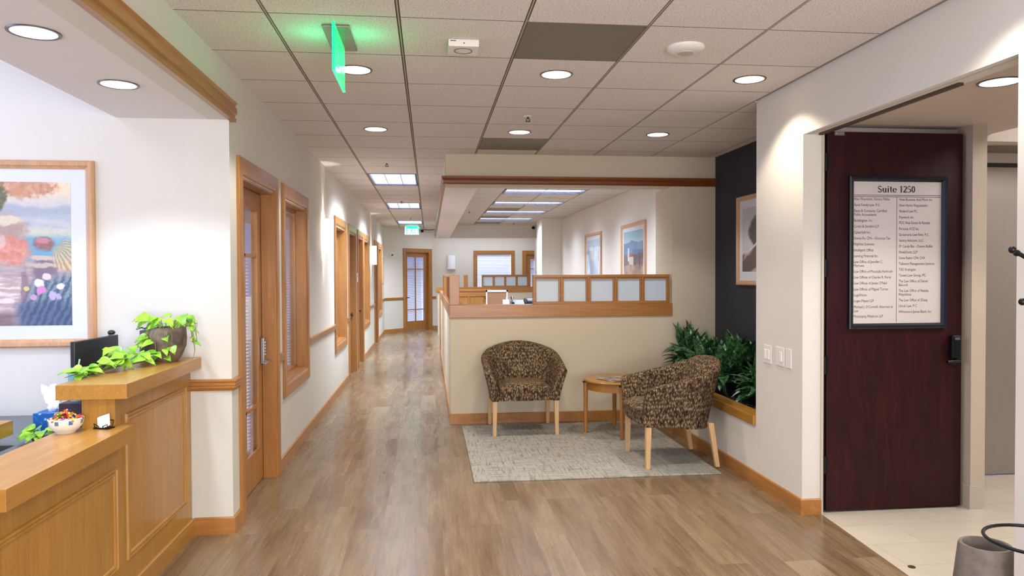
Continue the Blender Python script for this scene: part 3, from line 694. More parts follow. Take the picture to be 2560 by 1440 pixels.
can((1.995, 6.30, ZC), 'round ceiling light above the side table', cg, LENS, power=CAN_P)
for x in (-.43, .778, 2.0):
    for y in (2.63, .8, -1.0):
        can((x, y, ZC), 'recessed lobby light above the photographer, %s column, %s row' % ({-.43: 'left', .778: 'middle', 2.0: 'right'}[x], {2.63: 'front', .8: 'middle', -1.0: 'rear'}[y]), cg, LENS, power=CAN_P*(.7 if y > 2 else .4))
rg = 'recessed lights in the reception soffit'
can((-1.455, 2.94, 2.43), 'nearest bright round light in the reception soffit', rg, LENSR, power=29, col=COOL, r=.077)
can((-1.458, 3.70, 2.43), 'second bright round light in the reception soffit, nearer the wall', rg, LENSR, power=29, col=COOL, r=.077)
can((-1.455, 2.18, 2.43), 'bright round soffit light out of frame', rg, LENSR, power=29, col=COOL, r=.077)
can((2.80, 3.36, 2.46), 'round recessed light in the hall ceiling past the entrance', 'hall lights', LENS, power=30, col=NEUT)

def troffer(loc, sx, sy, label, group, cells, power, spread=135, em=3.2, dark=None):
    x, y, z = loc; root = empty('ceiling_panel_light', loc, label, 'ceiling light', group)
    f = MB(); t = .018
    for (a, c, d, e) in ((-sx, sx, -sy, -sy+t), (-sx, sx, sy-t, sy), (-sx, -sx+t, -sy+t, sy-t), (sx-t, sx, -sy+t, sy-t)): f.box(x+a, x+c, y+d, y+e, z-.004, z+.045)
    fr_ = f.build('frame', mat('troffer_frame', (96, 98, 112), .4, .5), root)
    MB().box(x-sx+t, x+sx-t, y-sy+t, y+sy-t, z+.04, z+.045).build('diffuser', mat('troffer_glow', (235, 240, 255), .5, emit=em, emcol=(225, 234, 255)), root)
    l = MB()
    nx, ny = cells
    for i in range(1, nx): xx_ = x-sx+2*sx*i/nx; l.box(xx_-.004, xx_+.004, y-sy+t, y+sy-t, z+.004, z+.04)
    for j in range(1, ny): yy_ = y-sy+2*sy*j/ny; l.box(x-sx+t, x+sx-t, yy_-.0015, yy_+.0015, z+.012, z+.04)
    l.build('louver', mat('silver_louver', (205, 208, 220), .25, .8), fr_)
    lamp('AREA', 'lamp', (0, 0, -.012), power, COOL, root, shape='RECTANGLE', size=2*sx-.06, size_y=2*sy-.06, spread=math.radians(spread))
    return root
TL = ['largest grid panel light over the corridor', 'middle panel light over the corridor', 'farthest panel light over the corridor, above the exit sign']
for k, j in enumerate(tro):
    troffer((GX-T/2, GY+j*T+T, ZC), T/2-.012, T-.012, TL[k], 'corridor panel lights', (3, 16), TROFFER_P)
OL = ['nearest long office panel light, just behind the beam', 'second long office panel light', 'third long office panel light', 'farthest long office panel light']
for k in range(4):
    troffer((OX+2*T, OY+(3*k+.5)*T, ZC), T-.012, T/2-.012, OL[k], 'office panel lights', (6, 3), OFFICE_P, 130)
troffer((OX+2*T, OY-2.5*T, ZC), T-.012, T/2-.012, 'office panel light hidden above the beam', 'office panel lights', (6, 3), OFFICE_P, 130)
def vent(x0, x1, y0, y1, label):
    root = empty('ceiling_vent', ((x0+x1)/2, (y0+y1)/2, ZC), label, 'vent')
    m = mat('perforated_vent_metal', (122, 114, 102), .55, .25)
    if 'p' not in m:
        m['p'] = 1; vo = nd(m, 'ShaderNodeTexVoronoi'); lk(m, coords(m, (1, 1, 1)), vo.inputs['Vector']); vo.inputs['Scale'].default_value = 130; vo.inputs['Randomness'].default_value = 0
        lk(m, ramp(m, vo.outputs['Distance'], [(.3, (60, 55, 48)), (.42, (132, 122, 108))]), bsdf(m).inputs['Base Color'])
    b = MB().box(x0+.014, x1-.014, y0+.012, y1-.012, ZC-.002, ZC+.004); b.build('perforated_plate', m, root)
    b = MB()
    for (a, c, d, e) in ((x0+.006, x1-.006, y0+.004, y0+.012), (x0+.006, x1-.006, y1-.012, y1-.004), (x0+.006, x0+.014, y0+.012, y1-.012), (x1-.014, x1-.006, y0+.012, y1-.012)): b.box(a, c, d, e, ZC-.003, ZC+.005)
    b.build('frame', mat('vent_frame', (104, 95, 84), .5, .3), root)
vent(GX+T, GX+2*T, GY, GY+T, 'large square grey perforated ceiling vent at the top of the photo')
vent(GX+T, GX+2*T, GY+5*T, GY+6*T, 'smaller-looking grey ceiling vent near the beam')
for j, l in ((5, 'office ceiling vent behind the second panel light'), (8, 'office ceiling vent behind the third panel light'), (11, 'office ceiling vent nearest the far beam')):
    vent(OX+T, OX+2*T, OY+j*T, OY+(j+1)*T, l)
lamp('AREA', 'hall_cove_lamp', (4.9, 3.4, 2.9), 34, (1, .95, .9), size=1.0)
lamp('AREA', 'hall_fill', (3.5, .4, 2.4), 14, (1, .95, .9), size=1.0)  # fill added to lift the dark hall, no fixture here
# detectors
root = empty('motion_detector', (.185, 3.92, ZC), 'square white detector box on a ceiling tile', 'detector')
MB().box(.105, .265, 3.84, 4.0, ZC-.038, ZC).build('housing', WHITEP, root, bevel=.006)
MB().lathe([(.048, -.0385), (.048, -.0405), (.044, -.0405), (.044, -.0385)], (.185, 3.92, ZC), 28, cap=False).build('grille_ring', mat('grey_label', (90, 92, 98), .4), root)
b = MB().box(.115, .145, 3.8395, 3.8402, ZC-.012, ZC-.008); b.build('mark', DARKP, root); MB().box(.183, .189, 3.8392, 3.8402, ZC-.024, ZC-.018).build('indicator', DARKP, root)
root = empty('smoke_detector', (1.377, 3.86, ZC), 'round white smoke detector near the right row of lights', 'detector')
MB().lathe([(.1, 0), (.1, -.012), (.09, -.022), (.06, -.03), (.002, -.031)], (1.377, 3.86, ZC), 40).build('housing', WHITEP, root, smooth=True)
MB().lathe([(.045, -.0305), (.042, -.036), (.002, -.036)], (1.377, 3.86, ZC), 28).build('sensor_cap', mat('grey_plastic', (186, 180, 174), .5), root, smooth=True)
def sprinkler(x, y, label, z=ZC):
    root = empty('sprinkler', (x, y, z), label, 'sprinkler', 'ceiling sprinklers')
    MB().lathe([(.034, 0), (.032, -.004), (.016, -.006)], (x, y, z), 20).build('escutcheon', WHITEP, root, smooth=True)
    b = MB().lathe([(.008, -.004), (.008, -.022)], (x, y, z), 10); b.tube([(x-.013, y, z-.018), (x-.013, y, z-.034), (x, y, z-.038), (x+.013, y, z-.034), (x+.013, y, z-.018)], .003, 6); b.lathe([(.02, -.038), (.02, -.041)], (x, y, z), 14)
    b.build('head', mat('dark_bronze', (70, 60, 56), .4, .8), root)
sprinkler(.765, 5.67, 'sprinkler head between the vent and warm ceiling light'); sprinkler(-.453, 8.17, 'sprinkler head just before the first corridor panel light')
sprinkler(-.448, 12.37, 'tiny sprinkler before the middle corridor panel light'); sprinkler(-.39, 16.1, 'tiny sprinkler before the farthest corridor panel light')
sprinkler(.774, 14.27, 'sprinkler in the office ceiling beside the dropped beam'); sprinkler(2.0, 17.4, 'sprinkler near the far end of the office ceiling')
for x, l in ((1.37, 'left of two flat round ceiling speakers in the office'), (1.97, 'right of two flat round ceiling speakers in the office')):
    tag(MB().lathe([(.12, 0), (.12, -.006), (.002, -.008)], (x, 11.72, ZC), 28).build('ceiling_speaker', mat('grey_plastic', (186, 180, 174), .5), smooth=True), l, 'speaker', 'office ceiling speakers')
def camera_dome(x, y, z, label, cable=None):
    root = empty('security_camera', (x, y, z), label, 'security camera')
    MB().lathe([(.03, 0), (.03, -.02), (.012, -.03)], (x, y, z), 16).build('mount', WHITEP, root, smooth=True)
    MB().ellipsoid((x-.03, y-.04, z-.07), (.045, .06, .04)).build('camera_body', BLACK, root, smooth=True)
    if cable: MB().tube(cable, .008, 6).build('cable', BLACK, root)
camera_dome(2.62, 18.3, ZC-.0, 'small black security camera near the white office pillar')
camera_dome(-.15, 19.8, ZC, 'small black camera with cable right of the far exit sign', [(-.15, 19.8, ZC-.03), (0, 19.8, ZC-.04), (.17, 19.8, ZC-.03)])

# exit signs
GREEN = mat('exit_green_glow', (0, 230, 130), .3, emit=1.5, emcol=(0, 240, 140))
GEDGE = mat('exit_edge_glow', (10, 200, 110), .3, emit=.95, emcol=(0, 245, 140))
root = empty('exit_sign', (-.445, 3.87, 2.5), 'glowing green exit sign hanging edge-on from its ceiling plate', 'exit sign')
MB().box(-.512, -.378, 3.675, 4.07, ZC-.014, ZC-.001).build('canopy', mat('canopy_metal', (140, 132, 122), .35, .6), root, bevel=.004)
MB().box(-.452, -.440, 3.60, 4.03, 2.50, ZC-.014).build('panel', mat('exit_acrylic', (0, 190, 110), .15, emit=.55, emcol=(0, 225, 125)), root)
e = MB(); e.box(-.4525, -.4395, 3.596, 3.601, 2.50, ZC-.014); e.box(-.4525, -.4395, 3.596, 4.034, 2.496, 2.501)
e.build('lit_edge', GEDGE, root)
vs, fs = text_mesh('EXIT', .24, .72); b = MB()
b.add([(-.4391, 3.66+x, 2.54+yy*.8) for x, yy in vs], fs); b.add([(-.4529, 3.97-x, 2.54+yy*.8) for x, yy in vs], fs)
b.build('lettering', GEDGE, root)
lamp('POINT', 'lamp', (.12, -.06,   .10), .45, (.05, 1, .45), root, shadow_soft_size=.05)
lamp('POINT', 'lamp', (-.12, -.06,   .10), .45, (.05, 1, .45), root, shadow_soft_size=.05)
root = empty('exit_sign', (-.42, 18.3, 2.52), 'far green EXIT sign facing down the corridor above the end door', 'exit sign')
MB().box(-.59, -.25, 18.3, 18.31, 2.50, 2.70).build('panel', mat('exit_pale_panel', (190, 235, 225), .2, emit=.55, emcol=(170, 240, 220)), root)
MB().box(-.57, -.27, 18.27, 18.34, 2.70, ZC).build('canopy', WHITEP, root)
vs, fs = text_mesh('EXIT', .26, .66); b = MB(); b.add([(-.57+x, 18.297, 2.515+yy*.86) for x, yy in vs], fs); b.box(-.56, -.28, 18.296, 18.3, 2.645, 2.70)
b.build('lettering', GREEN, root)
lamp('POINT', 'lamp', (0, -.12, .06), .3, (.05, 1, .5), root, shadow_soft_size=.05)

# sconces
SHADE = mat('sconce_glow', (255, 250, 240), .5, emit=2.6, emcol=(255, 246, 232)); SHADE0 = mat('unlit_sconce_shade', (236, 240, 248), .4)
def sconce(y, zb, zt, label, lit=True):
    root = empty('wall_sconce', (XL, y, zb), label, 'wall light', 'white wall sconces')
    w_, d_ = .125, .10
    pts = [(XL+.012+d_*math.sin(math.pi*i/16)**.6, y-w_*math.cos(math.pi*i/16)) for i in range(17)]
    b = MB()
    vs = [(p[0], p[1], z) for z in (zb, zt) for p in pts]; b.add(vs, [(i, i+1, 18+i, 17+i) for i in range(16)])
    b.build('lamp_shade', SHADE, root, smooth=True)
    MB().box(XL, XL+.012, y-w_+.01, y+w_-.01, zb+.01, zt-.01).build('back_plate', WHITEP, root)
    lamp('SPOT', 'lamp', (.055, 0, zt-zb-.02), 4.5, (1, .96, .9), root, spot_size=math.radians(44), spot_blend=.7, shadow_soft_size=.02, aim=(-.12, 0, 1))
    lamp('SPOT', 'lamp', (.055, 0, .02), 3, (1, .96, .9), root, spot_size=math.radians(44), spot_blend=.7, shadow_soft_size=.02, aim=(-.12, 0, -1))
sconce(8.30, 1.76, 2.13, 'near glowing white sconce between the first two corridor windows')
sconce(15.0, 1.72, 2.09, 'far glowing white sconce beyond the third corridor window')
root = empty('wall_sconce', (.61, BY, 1.70), 'unlit white sconce left of the far office window', 'wall light', 'white wall sconces')
b = MB(); pts = [(.61-.115*math.cos(math.pi*i/16), BY-.01-.09*math.sin(math.pi*i/16)**.6) for i in range(17)]
b.add([(p[0], p[1], z) for z in (1.66, 2.04) for p in pts], [(i, i+1, 18+i, 17+i) for i in range(16)]+[tuple(range(17))]); b.build('lamp_shade', SHADE0, root, smooth=True)
MB().box(.52, .70, BY-.012, BY, 1.67, 2.03).build('back_plate', WHITEP, root)

# small wall fittings
def plate(name, y, z, w_, h_, label, toggles, cat='light switch', group=None):
    root = empty(name, (XR, y, z-h_/2), label, cat, group)
    MB().box(XR-.006, XR, y-w_/2, y+w_/2, z-h_/2, z+h_/2).build('plate', WHITEP, root, bevel=.002)
    for t in toggles: MB().box(XR-.011, XR-.006, y+t-.015, y+t+.015, z-.033, z+.033).build('rocker', mat('rocker_white', (238, 234, 230), .3), root, bevel=.002)
plate('light_switch', 4.855, .962, .115, .125, 'double-rocker light switch nearest the plant niche', (-.022, .022), group='switch plates by the dark door')
plate('light_switch', 4.672, .966, .115, .125, 'middle switch plate with a single rocker', (-.02,), group='switch plates by the dark door')
plate('light_switch', 4.552, .965, .072, .125, 'narrow blank switch plate nearest the dark door', (), group='switch plates by the dark door')
root = empty('card_reader', (XL, 11.98, 1.42), 'slim white keypad between the twin corridor doors', 'keypad')
MB().box(XL, XL+.02, 11.95, 12.03, 1.40, 1.54).build('housing', WHITEP, root, bevel=.004); MB().box(XL+.02, XL+.022, 11.96, 12.02, 1.48, 1.52).build('screen', mat('grey_label', (90, 92, 98), .4), root)
tag(MB().box(XL, XL+.006, 10.56, 10.64, .29, .41).build('wall_outlet', WHITEP, bevel=.002), 'white outlet low on the wall right of the second window', 'outlet')
root = empty('thermostat', tuple(ap(.27, 0, 1.97)), 'small white thermostat on the wall left of the end door', 'thermostat')
b = MB(); aslab(b, .20, .33, 1.97, 2.09, 0, .03); b.build('housing', WHITEP, root); b = MB(); aslab(b, .23, .30, 2.0, 2.05, .03, .033); b.build('display', mat('grey_label', (90, 92, 98), .4), root)

# ------------------------------------------------------------ art
def sm(a, b_, x): t = max(0, min(1, (x-a)/(b_-a))); return t*t*(3-2*t)
def mx(a, b_, t): return tuple(p+(q-p)*t for p, q in zip(a, b_))
def hsh(i, j, s=0): n = math.sin(i*127.1+j*311.7+s*74.7)*43758.5453; return n-math.floor(n)
def vn(x, y, s=0):
    i, j = math.floor(x), math.floor(y); fx, fy = x-i, y-j; fx = fx*fx*(3-2*fx); fy = fy*fy*(3-2*fy)
    return (hsh(i, j, s)*(1-fx)+hsh(i+1, j, s)*fx)*(1-fy)+(hsh(i, j+1, s)*(1-fx)+hsh(i+1, j+1, s)*fx)*fy
def fbm(x, y, s=0): return .5*vn(x, y, s)+.27*vn(2.1*x, 2.1*y, s+1)+.15*vn(4.3*x, 4.3*y, s+2)+.08*vn(9*x, 9*y, s+3)
def art_garden(u, v):   # u right, v up; u in 0..1 is the full print
    X = (u-.675)/.325*180; Y = 457+(1-v)*356; X += 7*(fbm(u*30, v*22, 31)-.5); Y += 9*(fbm(u*30, v*22, 32)-.5)
    n1 = fbm(u*60, v*44, 33); n2 = fbm(u*14, v*60, 34)
    def bl(cx, cy, rx, ry, soft=.5): return sm(1+soft, 1-soft, ((X-cx)/rx)**2+((Y-cy)/ry)**2+1.1*(n1-.5))
    c = mx((238, 216, 184), (206, 202, 204), sm(470, 520, Y))
    c = mx(c, (168, 176, 190), sm(500, 512, Y-14*math.sin(X/70)))                     # misty hills
    c = mx(c, mx((214, 212, 208), (176, 186, 198), n2*1.2), sm(528, 556, Y))
    c = mx(c, mx((198, 204, 190), (214, 210, 190), n2), sm(562, 578, Y))
    c = mx(c, mx((96, 152, 190), (128, 178, 204), n2), sm(582, 604, Y)*sm(-10, 40, X))
    c = mx(c, (178, 148, 138), bl(10, 572, 60, 36)); c = mx(c, (222, 206, 180), bl(20, 552, 42, 12))
    c = mx(c, mx((150, 128, 138), (206, 186, 178), n2), sm(638, 660, Y))              # terrace
    c = mx(c, mx((206, 112, 96), (236, 172, 150), n1), bl(28, 628, 52, 34)); c = mx(c, (232, 196, 190), bl(2, 606, 14, 16)*.7)
    c = mx(c, (118, 96, 116), bl(112, 676, 30, 34)*.9); c = mx(c, (208, 186, 170), bl(112, 645, 34, 7)); c = mx(c, (214, 196, 176), bl(110, 664, 40, 6)*.8)
    c = mx(c, mx((98, 118, 78), (180, 92, 112), n1*1.3-.1), bl(111, 610, 26, 17)); c = mx(c, (226, 140, 160), bl(108, 603, 18, 8)*.7)
    ang = math.atan2(Y-606, X-134); fr = .5+.5*math.sin(ang*34)
    if X > 130 and 600 < Y < 700: c = mx(c, mx((168, 132, 92), (226, 204, 150), fr), .75*bl(176, 640, 44, 40))
    c = mx(c, mx((186, 160, 158), (232, 216, 208), sm(.35, .6, n2)), sm(75, 40, X)*sm(684, 696, Y))   # path
    c = mx(c, mx((112, 86, 100), (150, 118, 124), n1), bl(62, 718, 10, 46)*.7)
    gr = .5+.5*math.sin((X*.34+Y*.16)+5*n1)
    c = mx(c, mx((60, 78, 112), (138, 160, 158), gr*.8), sm(684, 716, Y+.25*(X-110))*sm(50, 90, X))
    c = mx(c, mx((52, 66, 106), (92, 116, 140), gr*.6), sm(740, 770, Y)*sm(20, 60, X)*.9); c = mx(c, (104, 78, 84), sm(760, 790, Y)*sm(60, 20, X)*.8)
    for (a, b_, rx, ry, col) in ((98, 707, 13, 9, (238, 234, 240)), (103, 725, 12, 12, (212, 130, 190)), (118, 692, 12, 8, (240, 206, 200)), (152, 716, 9, 9, (236, 218, 214)), (131, 738, 9, 12, (184, 168, 214)), (84, 742, 8, 7, (198, 152, 190)), (66, 722, 6, 5, (226, 196, 120)), (146, 742, 7, 6, (176, 166, 206))):
        c = mx(c, col, bl(a, b_, rx, ry, .35))
    c = mx(c, mx((166, 102, 74), (232, 180, 144), n1), bl(66, 470, 78, 24)*.9); c = mx(c, (206, 142, 104), bl(52, 486, 14, 18)*.7); c = mx(c, mx((74, 82, 58), (140, 124, 82), n1), bl(-2, 494, 22, 34))
    return mx(c, (206, 206, 212), .10)
def art_dark(u, v):
    c = mx((206, 206, 212), (186, 188, 196), fbm(u*4, v*4, 1))
    r = ((u-.45)/.28)**2+((v-.62)/.24)**2
    c = mx(c, (72, 74, 80), sm(1.25, .6, r+.9*(fbm(u*9, v*9, 2)-.5)))
    l = v-(.10+.9*u*u)
    if l < .18: c = mx((96, 84, 82), (196, 180, 174), sm(.45, .6, fbm(u*6-v*6, v*3, 3)))
    if abs(l-.20) < .02: c = (208, 200, 196)
    return c
def art_villa(u, v):
    c = mx((150, 186, 204), (196, 206, 190), sm(.95, .75, v+.1*fbm(u*5, v*5)))
    if v < .80-.06*abs(u-.5)+.08*fbm(u*5, 0, 2): c = mx((86, 124, 164), (116, 146, 178), fbm(u*8, v*8, 3))
    if v < .55+.12*fbm(u*9, 3, 1): c = mx((92, 84, 96), (140, 120, 118), fbm(u*30, v*5, 4))
    if .28 < u < .52 and .35 < v < .62: c = (196, 186, 182)
    if .26 < u < .56 and .58 < v < .64-.2*abs(u-.4): c = (150, 84, 76)
    if .22 < u < .30 and .5 < v < .72: c = (214, 206, 200)
    if v < .40+.08*fbm(u*4, 1, 7): c = mx((132, 108, 100), (206, 178, 158), fbm(u*8, v*10, 8))
    if fbm(u*34, .3, 9) > .62 and .38 < v < .68 and u > .5: c = (70, 60, 66)
    if v < .18: c = mx(c, (112, 96, 92), .5)
    return c
def art_falls(u, v):
    c = mx((140, 172, 204), (196, 210, 226), fbm(u*3, v*5, 1))
    if v < .85: c = mx((166, 184, 208), (222, 230, 240), sm(.35, .65, fbm(u*9, v*3, 4)))
    if v < .3: c = mx((170, 180, 196), (214, 218, 226), fbm(u*9, v*9, 5))
    return c
def art_mesh(name, P, f, nu, nv, parent, u0=0, u1=1):
    me = bpy.data.meshes.new(name); off = V(parent['_w'])
    vs = [V(P(i/nu, j/nv))-off for j in range(nv+1) for i in range(nu+1)]
    me.from_pydata([tuple(v) for v in vs], [], [(j*(nu+1)+i, j*(nu+1)+i+1, (j+1)*(nu+1)+i+1, (j+1)*(nu+1)+i) for j in range(nv) for i in range(nu)])
    ca = me.color_attributes.new('Col', 'FLOAT_COLOR', 'POINT'); k = 0
    for j in range(nv+1):
        for i in range(nu+1):
            c = f(u0+(u1-u0)*i/nu, j/nv); ca.data[k].color = (*lin(c), 1); k += 1
    m = MC.get('art_print')
    if not m:
        m = mat('art_print', (200, 200, 200), .6); a = nd(m, 'ShaderNodeAttribute'); a.attribute_name = 'Col'
        lk(m, mix(m, .25, a.outputs['Color'], ramp(m, noise(m, coords(m, (1, 1, 1)), 70, 3, .6), [(.3, (200, 200, 200)), (.7, (255, 255, 255))]), 'MULTIPLY'), bsdf(m).inputs['Base Color'])
    me.materials.append(m); o = bpy.data.objects.new(name, me); C.objects.link(o); o.parent = parent; return o
MATB = mat('mat_board', (216, 218, 228), .8); FRW = wood('z', 'frame'); PGL = glass_mat('picture_glass', (255, 255, 255), .03, 1.1)
def picture(name, axis, pos, a0, a1, z0, z1, fw, mats, art, label, nu=90, nv=110, matb=MATB, depth=.03):
    """axis 'y': hangs on a wall facing -Y at y=pos, 'x': wall facing -X at x=pos; a0..a1 along the wall"""
    if axis == 'y': P = lambda a, d, z: (a, pos-d, z); N = (0, -1, 0)
    elif axis == 'x': P = lambda a, d, z: (pos-d, a, z); N = (-1, 0, 0)
    else: P = lambda a, d, z: (pos+d, a, z); N = (1, 0, 0)
    root = empty(name, P((a0+a1)/2, 0, z0), label, 'framed picture')
    pr = [(0, 0), (0, depth*.7), (fw*.2, depth), (fw*.6, depth*.95), (fw*.75, depth*.7), (fw, depth*.5), (fw, 0)]
    pts = [P(a0, 0, z0), P(a0, 0, z1), P(a1, 0, z1), P(a1, 0, z0)]
    sd = (V(pts[1])-V(pts[0])).cross(V(N)); sgn = 1 if sd.dot(V(pts[2])-V(pts[1])) > 0 else -1
    MB().sweep(pts, N, [(sgn*q, r) for q, r in pr], True).build('frame', FRW, root)
    b = MB(); vs = [P(a, d, z) for a in (a0+fw*.8, a1-fw*.8) for d in (.002, .008) for z in (z0+fw*.8, z1-fw*.8)]
    b.add(vs, [(0, 1, 3, 2), (4, 6, 7, 5), (0, 4, 5, 1), (2, 3, 7, 6), (0, 2, 6, 4), (1, 5, 7, 3)]); mb_ = b.build('mat_board', matb, root)
    m = mats; u_ = lambda s, t: P(a0+m[0]+(a1-a0-m[0]-m[1])*s, .009, z0+m[2]+(z1-z0-m[2]-m[3])*t)
    if axis == 'x': u2 = lambda s, t: u_(1-s, t)
    else: u2 = u_
    art_mesh('print', u2, art, nu, nv, mb_)
    b = MB(); vs = [P(a, .011, z) for a, z in ((a0+fw, z0+fw), (a1-fw, z0+fw), (a1-fw, z1-fw), (a0+fw, z1-fw))]; b.add(vs, [(0, 1, 2, 3)]); b.build('glass', PGL, root)
    return root
picture('framed_picture', 'y', 4.48, -3.35, -1.90, 1.115, 2.178, .048, (.135, .132, .125, .122), art_garden, 'large seaside garden print in pale wood frame over the reception', 460, 300)
picture('framed_picture', 'x', 3.0, 5.9, 6.91, 1.405, 2.256, .045, (.11, .11, .13, .12), art_dark, 'dark charcoal print in wood frame on the navy niche wall')
picture('framed_picture', 'x', 2.92, 9.71, 10.97, 1.15, 2.245, .05, (.12, .12, .1, .11), art_villa, 'print of a villa and cypresses on the office wall, nearer one')
picture('framed_picture', 'x', 2.92, 12.29, 13.57, 1.15, 2.245, .05, (.12, .12, .1, .12), art_falls, 'pale blue waterfall print on the office wall, farther one')
picture('framed_picture', 'xr', XL, 18.45, 18.95, 1.3, 1.95, .03, (.06, .06, .06, .06), art_falls, 'small framed notice at the far end of the left wall', 12, 12, depth=.02)

lamp('AREA', 'reception_fill', (-3.0, 3.0, 3.15), 11, (.93, .93, 1), size=1.4)  # added fill to lighten the upper reception wall, no fixture built

# ------------------------------------------------------------ reception counter
DY, DX, DZ = wood('y', 'desk'), wood('x', 'desk'), wood('z', 'desk')
root = empty('reception_counter', (-1.45, 3.5, 0), 'maple reception counter with raised transaction top and panelled front', 'counter')
MB().box(-1.53, -1.39, 3.44, 4.478, 0, .979).build('body', DZ, root)
MB().box(-1.53, -1.39, .8, 3.44, 0, .779).build('body', DZ, root)
MB().box(-1.625, -1.328, 3.41, 4.478, .979, 1.045).build('high_countertop', DY, root, bevel=.0015)
b = MB().box(-1.60, -1.328, 2.47, 3.44, .779, .852); b.box(-1.389, -1.328, 3.44, 3.493, .779, .852)
b.build('low_countertop', DY, root, bevel=.0015)
pp = [(0, 0), (.0, .004), (.006, .010), (.014, .004), (.020, .012), (.030, .004), (.034, 0)]
pp = [(0, 0), (.004, .009), (.011, .010), (.014, .003), (.020, .003), (.023, .008), (.030, .006), (.034, 0)]
def panel(y0, y1, z0, z1):
    o = MB().sweep([(-1.39, y0, z0), (-1.39, y0, z1), (-1.39, y1, z1), (-1.39, y1, z0)], (1, 0, 0), pp, True).build('panel_moulding', DZ, root)
panel(3.545, 4.385, .21, .89); panel(2.50, 3.442, .21, .672)
struct(MB().sweep([(-1.39, 4.465, 0), (-1.39, .8, 0)], (0, 0, 1), [(-a, b_) for a, b_ in base_prof]), 'baseboard_desk', DY, 'maple baseboard along the reception counter', 'trim')
root = empty('return_counter', (-2.3, 3.2, 0), 'second maple counter block at the far left edge behind the desk', 'counter')
MB().box(-2.9, -1.93, 2.2, 3.66, .785, .852).build('countertop', DY, root, bevel=.002); MB().box(-2.9, -2.02, 2.3, 3.60, 0, .785).build('body', DZ, root)
root = empty('work_desk', (-1.75, 4.0, 0), 'grey laminate work surface behind the counter', 'desk')
GLAM = mat('grey_laminate', (104, 112, 118), .5)
MB().box(-3.6, -1.532, 3.68, 4.46, .695, .73).build('desktop', GLAM, root, bevel=.002); MB().box(-1.93, -1.532, 2.3, 3.68, .695, .73).build('desktop', GLAM, root)
MB().box(-3.55, -3.5, 3.8, 4.4, 0, .695).build('side_support', GLAM, root); MB().box(-1.6, -1.54, 3.7, 4.4, 0, .695).build('side_support', GLAM, root)

# bowl of candies
root = empty('candy_bowl', (-1.553, 3.345, .852), 'white ceramic bowl with blue squares on the low counter', 'bowl')
bc = (-1.553, 3.345, .852)
bp_ = [(.045, 0), (.047, .006), (.062, .016), (.078, .035), (.083, .055), (.0835, .068), (.080, .070), (.079, .056), (.074, .038), (.058, .022), (.002, .018)]
MB().lathe([(r*.82, h*.9) for r, h in bp_], bc, 40).build('bowl_body', mat('cream_ceramic', (232, 224, 210), .25), root, smooth=True); bowl_ = bpy.context.scene.collection.objects[-1] if False else root.children[0]
for k, a in enumerate((-95, -50, -5, 40, 85, 130, 175, 220)):
    an_ = math.radians(a); n_ = V((math.cos(an_), math.sin(an_), 0)); t_ = V((-n_.y, n_.x, 0)); o_ = V(bc)
    col = (60, 108, 170) if k % 2 else (96, 118, 130)
    MB().add([tuple(o_+n_*r+t_*s+V((0, 0, z))) for (s, z, r) in ((-.008, .040, .0668), (.008, .040, .0668), (.008, .057, .0692), (-.008, .057, .0692))], [(0, 1, 2, 3)]).build('painted_square', mat('square_%d' % (k % 2), col, .3), bowl_)
CC = {'red': (196, 28, 44), 'gold': (222, 178, 60), 'green': (76, 150, 60), 'silver': (206, 212, 220), 'purple': (80, 44, 110), 'pink': (226, 150, 160), 'orange': (226, 110, 40)}
names = list(CC)
rr = random.Random(4)
for i in range(46):
    ring_ = i < 16; lay = 0 if i < 22 else (1 if i < 36 else 2)
    R_ = [.050, .037, .018][lay]*math.sqrt(rr.uniform(.25, 1)) if not ring_ else .053; a = rr.uniform(0, 6.28) if not ring_ else i/16*6.28
    px_, py_, pz_ = bc[0]+R_*math.cos(a), bc[1]+R_*math.sin(a), bc[2]+[.059, .071, .082][lay]+rr.uniform(-.003, .003)
    d = V((rr.uniform(-1, 1), rr.uniform(-1, 1), rr.uniform(-.3, .3))).normalized(); cn = rr.choice(names)
    p = V((px_, py_, pz_)); b = MB(); q_ = .82
    b.tube([p+d*t_*q_ for t_ in (-.021, -.012, -.011, -.005, .005, .011, .012, .021)], [w_*q_ for w_ in (.008, .0015, .004, .0085, .0085, .004, .0015, .008)], 7)
    o = b.build('wrapped_candy', mat('foil_'+cn, CC[cn], .22, .65), smooth=False)
    dx_, dy_ = px_-bc[0], py_-bc[1]
    where = ('right' if dx_ > 0 else 'left') + (' back' if dy_ > 0 else ' front')
    lay_ = 'rim of the bowl' if ring_ else ('base of the heap', 'middle of the heap', 'top of the heap')[lay]
    tag(o, f'{cn} foil-wrapped candy at the {lay_}, {where} side', 'candy', 'candies in the bowl')
# card holder
root = empty('card_holder', (-1.425, 3.40, .852), 'black wire holder with white business cards on the low counter', 'card holder')
rot = Matrix.Rotation(-.35, 3, 'Z'); o_ = V((-1.425, 3.41, .852))
def cp(x, y, z): return tuple(o_+rot@V((x, y, z)))
b = MB(); b.obox(cp(0, 0, .003), rot@V((.036, 0, 0)), rot@V((0, .022, 0)), V((0, 0, .003)))
b.tube([cp(-.034, -.016, .004), cp(-.034, -.02, .022), cp(-.012, -.02, .013), cp(-.010, -.018, .004)], .002, 6)
b.tube([cp(.034, -.016, .004), cp(.034, -.02, .022), cp(.012, -.02, .013), cp(.010, -.018, .004)], .002, 6)
b.tube([cp(-.034, .01, .004), cp(-.034, .018, .034)], .002, 6); b.tube([cp(.034, .01, .004), cp(.034, .018, .034)], .002, 6); b.tube([cp(-.034, .018, .034), cp(.034, .018, .034)], .002, 6)
b.build('wire_stand', BLACK, root)
